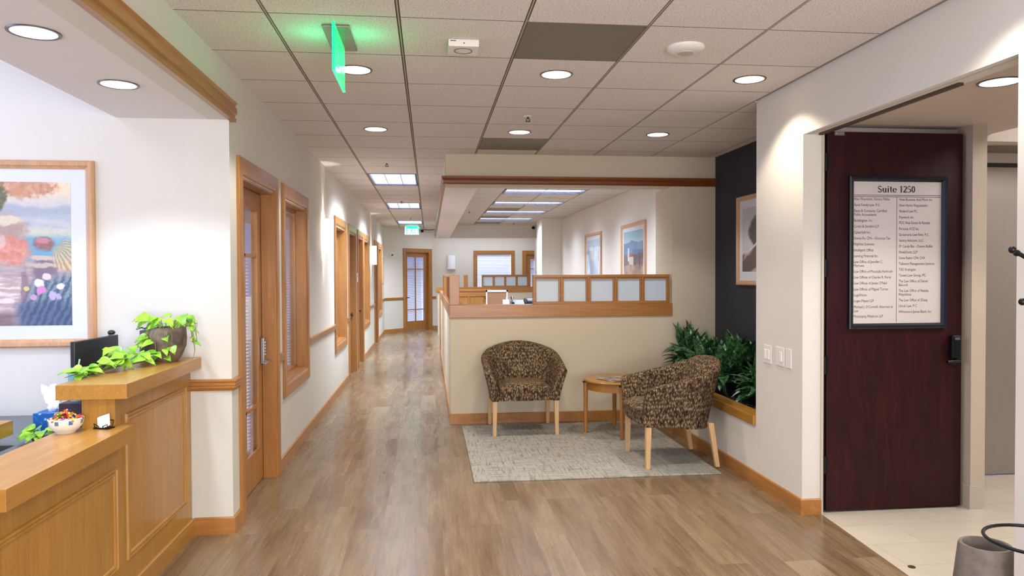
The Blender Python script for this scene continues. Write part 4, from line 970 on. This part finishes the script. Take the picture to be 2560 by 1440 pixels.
cards = MB(); cards.obox(cp(0, -.002, .031), (rot@V((.026, 0, .008))), (rot@V((0, .007, .002))), rot@V((-.007, .006, .024)))
tag(cards.build('business_cards', PAPER), 'white business cards leaning in the black wire holder', 'business cards')

# tissue box
root = empty('tissue_box', (-1.85, 3.86, .73), 'blue patterned cube tissue box on the work desk', 'tissue box')
m = mat('blue_diamond_card', (20, 110, 190), .5)
ck = nd(m, 'ShaderNodeTexVoronoi'); lk(m, coords(m, (1, 1, 1), (.78, .3, .78)), ck.inputs['Vector']); ck.inputs['Scale'].default_value = 38; ck.inputs['Randomness'].default_value = .0; ck.distance = 'MANHATTAN'
lk(m, ramp(m, ck.outputs['Distance'], [(.2, (150, 200, 236)), (.35, (40, 130, 206)), (.6, (14, 84, 160))]), bsdf(m).inputs['Base Color'])
MB().box(-1.915, -1.79, 3.80, 3.925, .73, .855).build('box', m, root, bevel=.002)
b = MB(); rr = random.Random(2)
pr = []
for j in range(7):
    z = .855+j*.021; w_ = .020+.036*min(1, j/4); 
    for i in range(9):
        s = i/8-.5; pr.append((-1.855+s*2*w_-j*.001+ .01*j*.3, 3.862+.014*math.sin(i*2.1+j*.8), z+.012*math.cos(i*1.7)*(j/6)))
b.add(pr, [(j*9+i, j*9+i+1, (j+1)*9+i+1, (j+1)*9+i) for j in range(6) for i in range(8)])
o = b.build('tissue', mat('tissue_white', (246, 246, 250), .9), root, smooth=True); sd = o.modifiers.new('s', 'SOLIDIFY'); sd.thickness = .0015

# monitor on its riser
tag(MB().box(-1.787, -1.65, 3.78, 4.40, .73, .905).build('monitor_riser', mat('dark_plum_laminate', (52, 42, 50), .4), bevel=.003), 'dark riser box under the monitor behind the counter', 'riser')
root = empty('computer_monitor', (-1.72, 4.15, .905), 'black computer monitor seen from behind above the counter', 'monitor')
m0 = V((-1.788, 3.93, 0)); m1 = V((-1.758, 4.38, 0)); md = (m1-m0).normalized(); mn = V((-md.y, md.x, 0)); mc = (m0+m1)/2
dh_ = MB().obox((mc.x, mc.y, 1.06), md*(m1-m0).length/2, mn*.012, (0, 0, .13)).build('display_housing', DARKP, root, bevel=.004)
MB().obox(tuple(mc+mn*.0125+V((0, 0, 1.062))), md*((m1-m0).length/2-.012), mn*.001, (0, 0, .12)).build('screen', mat('black_screen', (10, 11, 14), .12), dh_)
b = MB(); b.obox((mc.x+.03, mc.y, .96), md*.03, mn*.012, (0, 0, .05)); b.obox((mc.x+.045, mc.y, .911), md*.10, mn*.045, (0, 0, .006)); b.build('stand', DARKP, root)
wc = m0+md*((m1-m0).length*.88)
root = empty('webcam', (wc.x, wc.y, 1.19), 'small round webcam perched on the monitor', 'webcam')
MB().ellipsoid((wc.x, wc.y, 1.206), (.020, .020, .014)).build('camera_body', DARKP, root, smooth=True); MB().box(wc.x-.012, wc.x+.012, wc.y-.012, wc.y+.012, 1.190, 1.196).build('clip', CHROME, root)
# tumbler
tx, ty = -1.742, 3.86
root = empty('tumbler', (tx, ty, .905), 'teal lidded tumbler with straw beside the monitor', 'tumbler')
TEAL = mat('teal_tumbler', (110, 164, 176), .4)
MB().lathe([(.026, 0), (.028, .05), (.033, .07), (.035, .145)], (tx, ty, .905), 24).build('cup', TEAL, root, smooth=True)
MB().lathe([(.036, .145), (.036, .158), (.03, .162)], (tx, ty, .905), 24).build('lid', TEAL, root, smooth=True)
MB().tube([(tx+.01, ty, 1.06), (tx+.018, ty+.004, 1.11)], .004, 8).build('straw', mat('mint_straw', (150, 200, 180), .4), root)

# ------------------------------------------------------------ plants
def leafmat(name, c1, c2, sc=40, rough=.35):
    m = mat(name, c1, rough); f = noise(m, coords(m, (1, 1, 1)), sc, 3, .6)
    lk(m, ramp(m, f, [(.42, c1), (.58, c2)]), bsdf(m).inputs['Base Color'])
    return m
POTHOS = leafmat('lime_pothos_leaf', (104, 160, 34), (150, 196, 52), 14); AGLA = leafmat('dark_aglaonema_leaf', (20, 60, 28), (84, 130, 86), 46, .3)
def heart_leaf(b, base, d, n, L, W):   # base point, direction, normal
    d = V(d).normalized(); n = V(n); n = (n-n.dot(d)*d).normalized(); s = d.cross(n)
    pr = [(-.10, .0, 0), (-.06, .34, .1), (.08, .50, .14), (.3, .48, .12), (.55, .33, .06), (.8, .15, -.04), (1.0, 0, -.14)]
    mid = []; l = []; r = []
    for t, w_, h in pr:
        c = V(base)+d*(t*L)-n*(.22*L*max(0, t)**2); mid.append(c if t >= 0 else V(base)); l.append(c+s*w_*W+n*h*W); r.append(c-s*w_*W+n*h*W)
    vs = mid+l+r; k = len(pr)
    b.add(vs, [(i, i+1, k+i+1, k+i) for i in range(k-1)]+[(i, 2*k+i, 2*k+i+1, i+1) for i in range(k-1)])
rr = random.Random(11)
root = empty('potted_pothos', (-1.455, 4.28, 1.045), 'lime green trailing pothos in a round brown pot on the high counter', 'potted plant')
pc = (-1.455, 4.29, 1.045)
MB().lathe([(.055, 0), (.078, .03), (.100, .085), (.104, .13), (.100, .19), (.092, .19), (.094, .13), (.002, .125)], pc, 36).build('pot', leafmat('brown_stone_pot', (84, 72, 62), (122, 104, 88), 12, .6), root, smooth=True)
MB().lathe([(.094, .165), (.002, .172)], pc, 24, cap=False).build('soil', mat('dark_soil', (46, 36, 28), .95), root.children[0])
lf, st = MB(), MB()
def rnd(a, b_): return rr.uniform(a, b_)
for i in range(22):
    a = rnd(0, 6.28); R0 = rnd(.01, .06); L_ = rnd(.07, .15); z1 = rnd(.03, .085)
    p0 = V((pc[0]+R0*math.cos(a), pc[1]+R0*math.sin(a), pc[2]+.17)); p1 = p0+V((L_*.6*math.cos(a), L_*.45*math.sin(a), z1)); pm = (p0+p1)/2+V((0, 0, .025))
    if p1.y > 4.44: p1.y = 4.44
    st.tube([p0, pm, p1], [.0018, .0016, .0012], 5); heart_leaf(lf, p1, (math.cos(a)*.6+rnd(-.3, .3), -.5+rnd(-.5, .3), rnd(-.5, .1)), (rnd(-.3, .3), -.5, 1), rnd(.05, .075), rnd(.045, .06))
for i in range(16):  # leaves hanging down the pot's left and front
    a = rnd(2.6, 5.3); zz_ = rnd(.0, .15); p = V((pc[0]+(.112)*math.cos(a), pc[1]+.112*math.sin(a), pc[2]+.02+zz_))
    st.tube([(pc[0]+.09*math.cos(a), pc[1]+.09*math.sin(a), pc[2]+.19), (pc[0]+.12*math.cos(a), pc[1]+.12*math.sin(a), pc[2]+.15), p], .0016, 5)
    heart_leaf(lf, p, (math.cos(a)*.8, math.sin(a)*.3-.2, rnd(-.6, .0)), (math.cos(a), math.sin(a)-.6, .7), rnd(.045, .065), rnd(.035, .05))
for i in range(7):   # right tangle
    a = rnd(-.6, .6); st.tube([(pc[0]+.08, pc[1]+rnd(-.04, .04), pc[2]+.19), (pc[0]+.13+rnd(-.01, .02), pc[1]+rnd(-.05, .05), pc[2]+.21+rnd(-.03, .02)), (pc[0]+.155+rnd(-.02, .02), pc[1]+rnd(-.06, .03), pc[2]+.13+rnd(-.04, .04))], .0018, 5)
    heart_leaf(lf, (pc[0]+.15+rnd(-.03, .02), pc[1]+rnd(-.06, .03), pc[2]+.14+rnd(-.05, .09)), (1, -.4, rnd(-.6, .2)), (0, -.5, 1), .035, .028)
st.tube([(pc[0]+.15, pc[1]-.02, pc[2]+.13), (pc[0]+.158, pc[1]-.03, pc[2]+.06), (pc[0]+.152, pc[1]-.05, pc[2]+.003)], [.003, .0025, .0015], 6)
# trail along the counter towards the front left
tr = [(-1.52, 4.20, 1.10), (-1.53, 4.08, 1.06), (-1.55, 3.98, 1.062), (-1.57, 3.88, 1.065), (-1.60, 3.78, 1.058), (-1.62, 3.68, 1.054), (-1.635, 3.60, 1.05)]
for dx in (0, .02, -.03): st.tube([(x+dx, y_+dx*.5, z+abs(dx)*.2) for x, y_, z in tr], .002, 5)
for i in range(46):
    t = rnd(0, len(tr)-1.01); k = int(t); f_ = t-k; p = V(tr[k])*(1-f_)+V(tr[k+1])*f_
    sp = .065 if t < 4 else .03
    q = p+V((rnd(-sp, sp), rnd(-.03, .03), rnd(.01, .085 if 1 < t < 4 else .03))); st.tube([p, q], .0012, 4)
    heart_leaf(lf, q, (rnd(-1, .8), rnd(-1, .1), rnd(-.25, .25)), (rnd(-.3, .3), -.55, 1), rnd(.05, .085), rnd(.042, .065))
lf.build('foliage', POTHOS, root, smooth=True); st.build('vines', mat('vine_stem', (120, 130, 70), .6), root)
root = empty('desk_plant', (-1.83, 3.78, .73), 'green leaves in a low pot on the desk at the left edge', 'potted plant')
pq = (-1.83, 3.70, .73); lf, st = MB(), MB()
MB().lathe([(.03, 0), (.04, .03), (.04, .04), (.035, .04), (.002, .035)], pq, 20).build('pot', CONC, root, smooth=True)
for i in range(11):
    a = rnd(0, 6.28); p = V(pq)+V((.035*math.cos(a), .035*math.sin(a), rnd(.04, .075))); st.tube([V(pq)+V((0, 0, .035)), p], .0015, 4); heart_leaf(lf, p, (math.cos(a), math.sin(a)-.4, -.1), (0, -.5, 1), .065, .05)
lf.build('foliage', POTHOS, root, smooth=True); st.build('stems', mat('vine_stem', (120, 130, 70), .6), root)
# grey box behind the pothos
root = empty('grey_box', (-1.555, 4.40, 1.045), 'grey square organiser with glasses on it behind the pothos', 'organiser')
MB().box(-1.615, -1.535, 4.33, 4.41, 1.045, 1.215).build('box', mat('slate_plastic', (96, 98, 110), .5), root, bevel=.003)
b = MB(); b.tube([(-1.62+.02*math.cos(i*.785), 4.35+.012*math.sin(i*.785), 1.225+.006*math.sin(i)) for i in range(8)], .002, 5, True); b.tube([(-1.58+.02*math.cos(i*.785), 4.35+.012*math.sin(i*.785), 1.222) for i in range(8)], .002, 5, True); b.tube([(-1.60, 4.36, 1.225), (-1.57, 4.40, 1.235)], .002, 5)
tag(b.build('eyeglasses', BLACK), 'folded dark eyeglasses on the grey organiser', 'eyeglasses')

# niche plants
tag(MB().box(2.42, 3.0, 5.04, 7.5, .40, .455).build('planter_soil', mat('black_soil', (30, 26, 24), .95)), 'dark soil bed inside the planter niche', 'soil', kind='stuff')
mu = MB(); rr = random.Random(5)
for i in range(900):
    x, y_ = rnd(2.44, 2.98), rnd(5.06, 7.4); a = rnd(0, 3.14); l_ = rnd(.012, .04); h0 = .458+rnd(0, .03)
    d = V((math.cos(a), math.sin(a), rnd(-.3, .4)))*l_; s = V((-d.y, d.x, 0)).normalized()*.0022; p = V((x, y_, h0+.008))
    mu.add([p-d-s, p-d+s, p+d+s+V((0, 0, .003)), p+d-s], [(0, 1, 2, 3)])
tag(mu.build('mulch', mat('charcoal_moss', (62, 58, 62), .9)), 'shredded dark moss covering the planter soil', 'mulch', kind='stuff')
def blade_leaf(b, base, d, L, W, droop, roll=0):
    d = V(d).normalized(); side = d.cross(V((0, 0, 1)))
    side = side.normalized() if side.length > .05 else V((1, 0, 0)); n0 = side.cross(d); side = side*math.cos(roll)+n0*math.sin(roll)
    ks = 7; mid, l, r = [], [], []
    p = V(base); dd = d.copy()
    for i in range(ks+1):
        t = i/ks; w_ = W*math.sin(math.pi*min(1, t*.98+.02)**.75)*.5 if i < ks else 0; n = side.cross(dd)
        mid.append(p.copy()); l.append(p+side*w_+n*w_*.35); r.append(p-side*w_+n*w_*.35)
        p = p+dd*L/ks; dd = (dd+V((0, 0, -droop/ks))).normalized()
    k = ks+1; b.add(mid+l+r, [(i, i+1, k+i+1, k+i) for i in range(ks)]+[(i, 2*k+i, 2*k+i+1, i+1) for i in range(ks)])
agl = [(2.62, 7.20, .60, 'tallest dark aglaonema in the niche corner by the pillar'), (2.84, 6.95, .48, 'aglaonema against the navy wall, second from the pillar'), (2.60, 6.72, .46, 'aglaonema behind the armchair back, left side'),
       (2.86, 6.45, .50, 'aglaonema under the charcoal print'), (2.62, 6.20, .42, 'aglaonema right behind the armchair top'), (2.84, 5.90, .42, 'aglaonema against the navy wall near the wall stub'), (2.66, 5.66, .34, 'lowest aglaonema nearest the sill end')]
for ax_, ay_, H_, lab in agl:
    root = empty('aglaonema', (ax_, ay_, .455), lab, 'plant', 'aglaonemas in the planter niche')
    lf, st = MB(), MB()
    for s_ in range(6):
        sx, sy = ax_+rnd(-.09, .09), ay_+rnd(-.11, .11); hh = H_*rnd(.55, .95); tp = V((sx+rnd(-.05, .03), sy+rnd(-.06, .06), .455+hh*.72))
        st.tube([(sx, sy, .45), ((sx+tp.x)/2, (sy+tp.y)/2+.01, .455+hh*.35), tuple(tp)], [.008, .007, .005], 6)
        for q in range(13):
            a = q*2.4+rnd(-.3, .3); e = rnd(-.1, .9) if q < 10 else 1.3; f_ = .45+.55*q/13
            bs = V((sx, sy, .455)).lerp(tp, f_); L_ = rnd(.19, .27)
            dv = V((math.cos(a)*math.cos(e), math.sin(a)*math.cos(e), math.sin(e)))
            end = bs+dv*L_
            if end.x > 2.97: dv.x = -abs(dv.x)*.3
            if end.y > 7.46: dv.y = -abs(dv.y)
            blade_leaf(lf, bs, dv, L_, rnd(.080, .105), rnd(.5, 1.1), rnd(-.4, .4))
    lf.build('foliage', AGLA, root, smooth=True); st.build('stems', mat('pale_green_stem', (60, 86, 48), .6), root)

# ------------------------------------------------------------ armchairs
def make_armchair():
    root = empty('armchair', (0, 0, 0))
    LEG = wood('z', 'pale')
    # plan curve, local, front = -Y
    pl = []; w0, yf, yb, n = .315, -.285, .285, 2.35
    for i in range(6): pl.append((-w0, yf+(.02-yf)*i/6*1.0))
    for i in range(25):
        a = math.pi*(1-i/24); c, s = math.cos(a), math.sin(a)
        pl.append((w0*abs(c)**(2/n)*(1 if c > 0 else -1), .02+(yb-.02)*abs(s)**(2/n)))
    for i in range(5, -1, -1): pl.append((w0, yf+(.02-yf)*i/6))
    N_ = len(pl); vs = []; rows = []
    th = .068
    for i, (x, y) in enumerate(pl):
        a = V(pl[max(0, i-1)]); c = V(pl[min(N_-1, i+1)]); t = (c-a).normalized(); no = V((-t.y, t.x))
        f_ = (y-yf)/(yb-yf); r_x = min(1, abs(x)/w0); h = .632+.068*min(1, f_/.5)+.035*sm(.5, .9, f_)+.10*(1-r_x**2)*sm(.5, .8, f_); fl = .074+.036*sm(.5, 1, f_); zb = .325-.035*sm(.0, 1, f_)
        fr = 1-sm(0, .12, f_)*.0
        prof = []
        for k in range(7):   # outer side up
            s = k/6; z = zb+(h-.045-zb)*s; off = fl*s**1.25; prof.append((off, z))
        prof += [(fl+.001, h-.025), (fl-.010, h-.007), (fl-.030, h), (fl-.052, h-.008), (fl-th+.002, h-.026)]
        for k in range(5): s = 1-k/4; z = .40+(h-.05-.40)*s; prof.append((fl*s**1.25*.9-th-.004*(1-s), z))
        prof.append((-th-.0, zb+.02)); prof.append((-th+.01, zb)); prof.append((-.02, zb))
        rows.append([(x+no.x*o, y+no.y*o, z) for o, z in prof])
    K = len(rows[0]); b = MB(); b.add([p for r in rows for p in r], [(i*K+k, i*K+(k+1) % K, (i+1)*K+(k+1) % K, (i+1)*K+k) for i in range(N_-1) for k in range(K)])
    # rounded arm fronts
    for ri, sg in ((0, -1), (N_-1, 1)):
        r = rows[ri]; cen = V((sum(p[0] for p in r)/K, sum(p[1] for p in r)/K, sum(p[2] for p in r)/K))
        r1 = [tuple(cen+(V(p)-cen)*.93+V((0, -.012, 0))) for p in r]; r2 = [tuple(cen+(V(p)-cen)*.74+V((0, -.019, 0))) for p in r]
        b.add(list(r)+r1+r2, [(k, (k+1) % K, K+(k+1) % K, K+k) for k in range(K)]+[(K+k, K+(k+1) % K, 2*K+(k+1) % K, 2*K+k) for k in range(K)]+[tuple(range(2*K, 3*K))])
    o = b.build('shell', FAB, root, smooth=True, keep=True)
    bm = bmesh.new(); bm.from_mesh(o.data); bmesh.ops.remove_doubles(bm, verts=bm.verts, dist=.0005); bmesh.ops.recalc_face_normals(bm, faces=bm.faces); bm.to_mesh(o.data); bm.free()
    # back cushion
    def pillow(name, fn, nu=14, nv=14):
        vs = [fn(i/nu, j/nv, 0) for j in range(nv+1) for i in range(nu+1)]+[fn(i/nu, j/nv, 1) for j in range(nv+1) for i in range(nu+1)]
        M_ = (nu+1)*(nv+1); fs = []
        for j in range(nv):
            for i in range(nu):
                q = (j*(nu+1)+i, j*(nu+1)+i+1, (j+1)*(nu+1)+i+1, (j+1)*(nu+1)+i); fs += [q, tuple(M_+t for t in q[::-1])]
        edge = [i for i in range(nu+1)]+[(j)*(nu+1)+nu for j in range(1, nv+1)]+[nv*(nu+1)+i for i in range(nu-1, -1, -1)]+[j*(nu+1) for j in range(nv-1, 0, -1)]
        for a, c in zip(edge, edge[1:]+edge[:1]): fs.append((a, c, M_+c, M_+a))
        return MB().add(vs, fs).build(name, FAB, root, smooth=True, keep=True)
    def backf(u, v, s):
        U = 2*u-1; wv = .235+.012*v; top = .838-.058*U*U; z = .42+(top-.42)*v; x = U*wv
        bulge = (1-abs(U)**6)*(1-abs(2*v-1)**6)
        lean = .148+.115*v+.012*(1-U*U)
        return (x, lean-.058*bulge*.9-.004 if s else lean+.055, z)
    pillow('backrest', backf)
    def seatf(u, v, s):
        U, Vv = 2*u-1, v; x = U*(.243+.0*v); y0 = -.325-.012*(1-U*U); y = y0+(.18-y0)*v
        bulge = (1-abs(U)**5)*(1-abs(2*v-1)**8)
        if s: return (x, y, .445+.05*bulge)
        return (x*1.0, y+.01, .335)
    pillow('seat', seatf)
    for sx in (-1, 1):
        for fy in (-1, 1):
            b = MB(); t, bt = .022, .016; x = sx*.288; y = -.262 if fy < 0 else .235; y2 = -.268 if fy < 0 else .290; x2 = sx*.294
            b.add([(x+a*t, y+c*t, .345) for a, c in ((-1, -1), (1, -1), (1, 1), (-1, 1))]+[(x2+a*bt, y2+c*bt, 0) for a, c in ((-1, -1), (1, -1), (1, 1), (-1, 1))],
                  [(0, 1, 2, 3), (7, 6, 5, 4), (0, 4, 5, 1), (1, 5, 6, 2), (2, 6, 7, 3), (3, 7, 4, 0)])
            b.build('leg', LEG, root, bevel=.002, keep=True)
    return root
c1 = make_armchair(); c1.location = (.888, 7.075, .012)
tag(c1, 'brown patterned tub armchair facing the camera against the partition', 'armchair', 'lobby armchairs')
c2 = copy_tree(c1); c2.location = (1.935, 5.81, .012); c2.rotation_euler = (0, 0, -math.pi/2-.0)
tag(c2, 'brown patterned tub armchair seen side-on beside the planter', 'armchair', 'lobby armchairs')

# side table
root = empty('side_table', (1.769, 6.81, .012), 'round pale wood side table between the two armchairs', 'side table')
TW = wood('x', 'maple'); tc = (1.769, 6.81, 0); TW = wood('x', 'pale'); MW = wood('z', 'maple')
MB().lathe([(.002, .505), (.315, .505), (.325, .512), (.328, .520), (.322, .530), (.31, .534), (.002, .534)], tc, 56).build('tabletop', wood('x', 'desk'), root, smooth=True)
MB().lathe([(.285, .435), (.298, .435), (.298, .505), (.285, .505)], tc, 56, cap=False).build('apron', MW, root, smooth=True)
for (lx, ly) in ((1.469, 6.853), (1.725, 6.50), (1.813, 7.12), (2.069, 6.767)):
    d = V((lx-tc[0], ly-tc[1])).normalized(); lx, ly = tc[0]+d.x*.305, tc[1]+d.y*.305
    lg_ = MB().lathe([(.014, .012), (.018, .03), (.021, .40), (.023, .495)], (lx, ly, 0), 16).build('leg', MW, root, smooth=True)
    MB().lathe([(.026, .495), (.026, .503)], (lx+d.x*.006, ly+d.y*.006, 0), 14).build('leg_bracket', BLACK, lg_)
mg = [((1.70, 6.70), .5, (70, 56, 52), 'dark-covered magazine on top of the side table pile'), ((1.72, 6.72), .2, (150, 120, 96), 'tan magazine lying under the dark one')]
for k, ((x, y_), a, col, lab) in enumerate(mg):
    z = .5345+(.006 if k == 0 else 0); r_ = Matrix.Rotation(a, 3, 'Z')
    m = leafmat('magazine_cover_%d' % k, col, tuple(min(255, c+90) for c in col), 9, .25)
    root = empty('magazine', (x, y_, z), lab, 'magazine', 'magazines on the side table')
    MB().obox((x, y_, z+.0027), r_@V((.105, 0, 0)), r_@V((0, .14, 0)), (0, 0, .0022)).build('pages', PAPER, root)
    MB().obox((x, y_, z+.0052), r_@V((.107, 0, 0)), r_@V((0, .142, 0)), (0, 0, .0004)).build('cover', m, root)

# rug
rg_ = MB(); nx_, ny_ = 60, 64; rr = random.Random(3)
x0, x1, y0, y1 = .315, 2.19, 5.345, 7.33
o = MB().box(x0, x1, y0, y1, 0, .012).build('rug', RUG, bevel=.004)
tag(o, 'pale grey woven rug under the armchairs and side table', 'rug')

# ------------------------------------------------------------ office odds and ends seen over the partition
root = empty('swing_gate', (.75, 14.3, 0), 'low maple beadboard gate standing open inside the office', 'gate')
MB().box(.30, .36, 14.27, 14.35, 0, 1.225).build('hinge_post', WZ, root); MB().box(.36, 1.17, 14.30, 14.34, .1, 1.19).build('gate_panel', wood('z', 'desk'), root); MB().box(.34, 1.19, 14.27, 14.36, 1.19, 1.225).build('top_rail', WX, root)
b = MB(); b.box(.36, 1.17, 14.285, 14.30, 1.09, 1.19); b.box(.36, .40, 14.285, 14.30, .1, 1.09); b.box(.745, .775, 14.285, 14.30, .1, 1.09); b.box(1.12, 1.17, 14.285, 14.30, .1, 1.09); b.build('gate_frame', WX, root)
MB().lathe([(.02, 0), (.02, -.03), (.042, -.045), (.042, -.06), (.03, -.07)], (1.10, 14.285, 1.075), 20, 'y').build('door_handle', mat('brown_metal', (88, 74, 64), .5, .6), root, smooth=True)
root = empty('filing_counter', (1.5, 9.8, 0), 'white office counter behind the near partition', 'counter')
MB().box(.95, 2.5, 9.6, 10.2, 1.06, 1.09).build('countertop', WHITEP, root, bevel=.003); MB().box(1.0, 2.45, 9.65, 10.15, 0, 1.06).build('body', P_OFF, root)
root = empty('cork_board_stand', (.98, 11.5, .0), 'brown cork board in a white frame inside the office', 'cork board')
b = MB(); b.box(.88, .90, 11.5, 11.52, .9, 1.27); b.box(1.20, 1.22, 11.5, 11.52, .9, 1.27); b.box(.88, 1.22, 11.5, 11.52, 1.24, 1.27); b.box(.86, 1.24, 11.45, 11.57, 0, .9); b.build('frame', WHITEP, root)
MB().box(.90, 1.20, 11.508, 11.515, .9, 1.24).build('board', mat('cork_brown', (150, 112, 82), .8), root)
root = empty('pen_cup', (.98, 10.0, 1.09), 'white square cup holding a pen behind the partition', 'pen cup')
MB().box(.985, 1.065, 9.85, 9.93, 1.09, 1.175).build('cup', WHITEP, root, bevel=.003)
MB().tube([(1.02, 9.89, 1.12), (1.04, 9.89, 1.25)], .005, 6).build('pen', PAPER, root)
root = empty('desk_phone', (1.15, 9.8, 1.09), 'dark grey desk phone on the office counter', 'phone')
MB().add([(1.09, 9.75, 1.09), (1.27, 9.75, 1.09), (1.27, 9.95, 1.09), (1.09, 9.95, 1.09), (1.09, 9.75, 1.11), (1.27, 9.75, 1.11), (1.27, 9.95, 1.17), (1.09, 9.95, 1.17)],
         [(0, 1, 2, 3), (4, 7, 6, 5), (0, 4, 5, 1), (1, 5, 6, 2), (2, 6, 7, 3), (3, 7, 4, 0)]).build('base', mat('grey_blue_plastic', (96, 102, 112), .5), root, bevel=.004)
MB().tube([(1.11, 9.78, 1.13), (1.11, 9.84, 1.17), (1.11, 9.92, 1.20)], [.02, .012, .022], 10).build('handset', DARKP, root, smooth=True)
root = empty('letter_tray', (1.38, 9.75, 1.09), 'black letter tray holding papers on the office counter', 'letter tray')
b = MB(); b.box(1.28, 1.56, 9.68, 10.0, 1.105, 1.11); b.box(1.28, 1.285, 9.68, 10.0, 1.105, 1.19); b.box(1.555, 1.56, 9.68, 10.0, 1.09, 1.19); b.box(1.28, 1.56, 9.995, 10.0, 1.105, 1.19); b.box(1.28, 1.56, 9.68, 9.684, 1.09, 1.16); b.box(1.28, 1.285, 9.68, 10., 1.09, 1.11); b.build('tray', DARKP, root)
MB().box(1.29, 1.55, 9.69, 9.99, 1.11, 1.185).build('papers', mat('blue_white_paper', (150, 164, 190), .8), root)

# ------------------------------------------------------------ concrete vase and coat stand by the right edge
root = empty('concrete_vase', (2.20, 2.87, 0), 'tapered grey concrete umbrella vase by the entrance', 'vase')
vc = (2.338, 2.865, 0)
MB().lathe([(.140, 0), (.140, .01), (.102, .36), (.098, .37), (.086, .37), (.082, .36), (.118, .03), (.002, .03)], vc, 48).build('vase_body', CONC, root, smooth=True)
root = empty('coat_stand', (2.142, 2.2, 0), 'black metal coat stand with umbrella ring at the right edge', 'coat stand')
cx, cy = 2.150, 2.2
MB().tube([(cx, cy, .02), (cx, cy, 1.62)], .014, 12).build('pole', BLACK, root, smooth=True)
b = MB(); rc = (cx-.168, cy, .64); b.tube([(rc[0]+.152*math.cos(i*math.pi/20), rc[1]+.152*math.sin(i*math.pi/20), rc[2]) for i in range(40)], .006, 8, True); b.build('umbrella_ring', BLACK, root, smooth=True)
for z, dz, dx, dy in ((1.47, .125, -.268, 0), (1.31, .115, -.214, 0.02), (1.47, .12, .08, -.12), (1.47, .12, -.08, .2)):
    ha_ = MB().tube([(cx, cy, z-.02), (cx+dx*.5, cy+dy*.5, z+dz*.45), (cx+dx*.97, cy+dy*.97, z+dz*.97)], .0065, 8).build('hook_arm', BLACK, root, smooth=True)
    MB().ellipsoid((cx+dx, cy+dy, z+dz), (.012, .012, .012)).build('hook_tip', BLACK, ha_, smooth=True)
b = MB()
for a in (0.3, 2.4, 4.5): b.tube([(cx, cy, .1), (cx+.1*math.cos(a), cy+.1*math.sin(a), .06), (cx+.16*math.cos(a), cy+.16*math.sin(a), .012)], .011, 8)
b.build('feet', BLACK, root, smooth=True)

for o in bpy.data.objects:
    if '_w' in o: del o['_w']
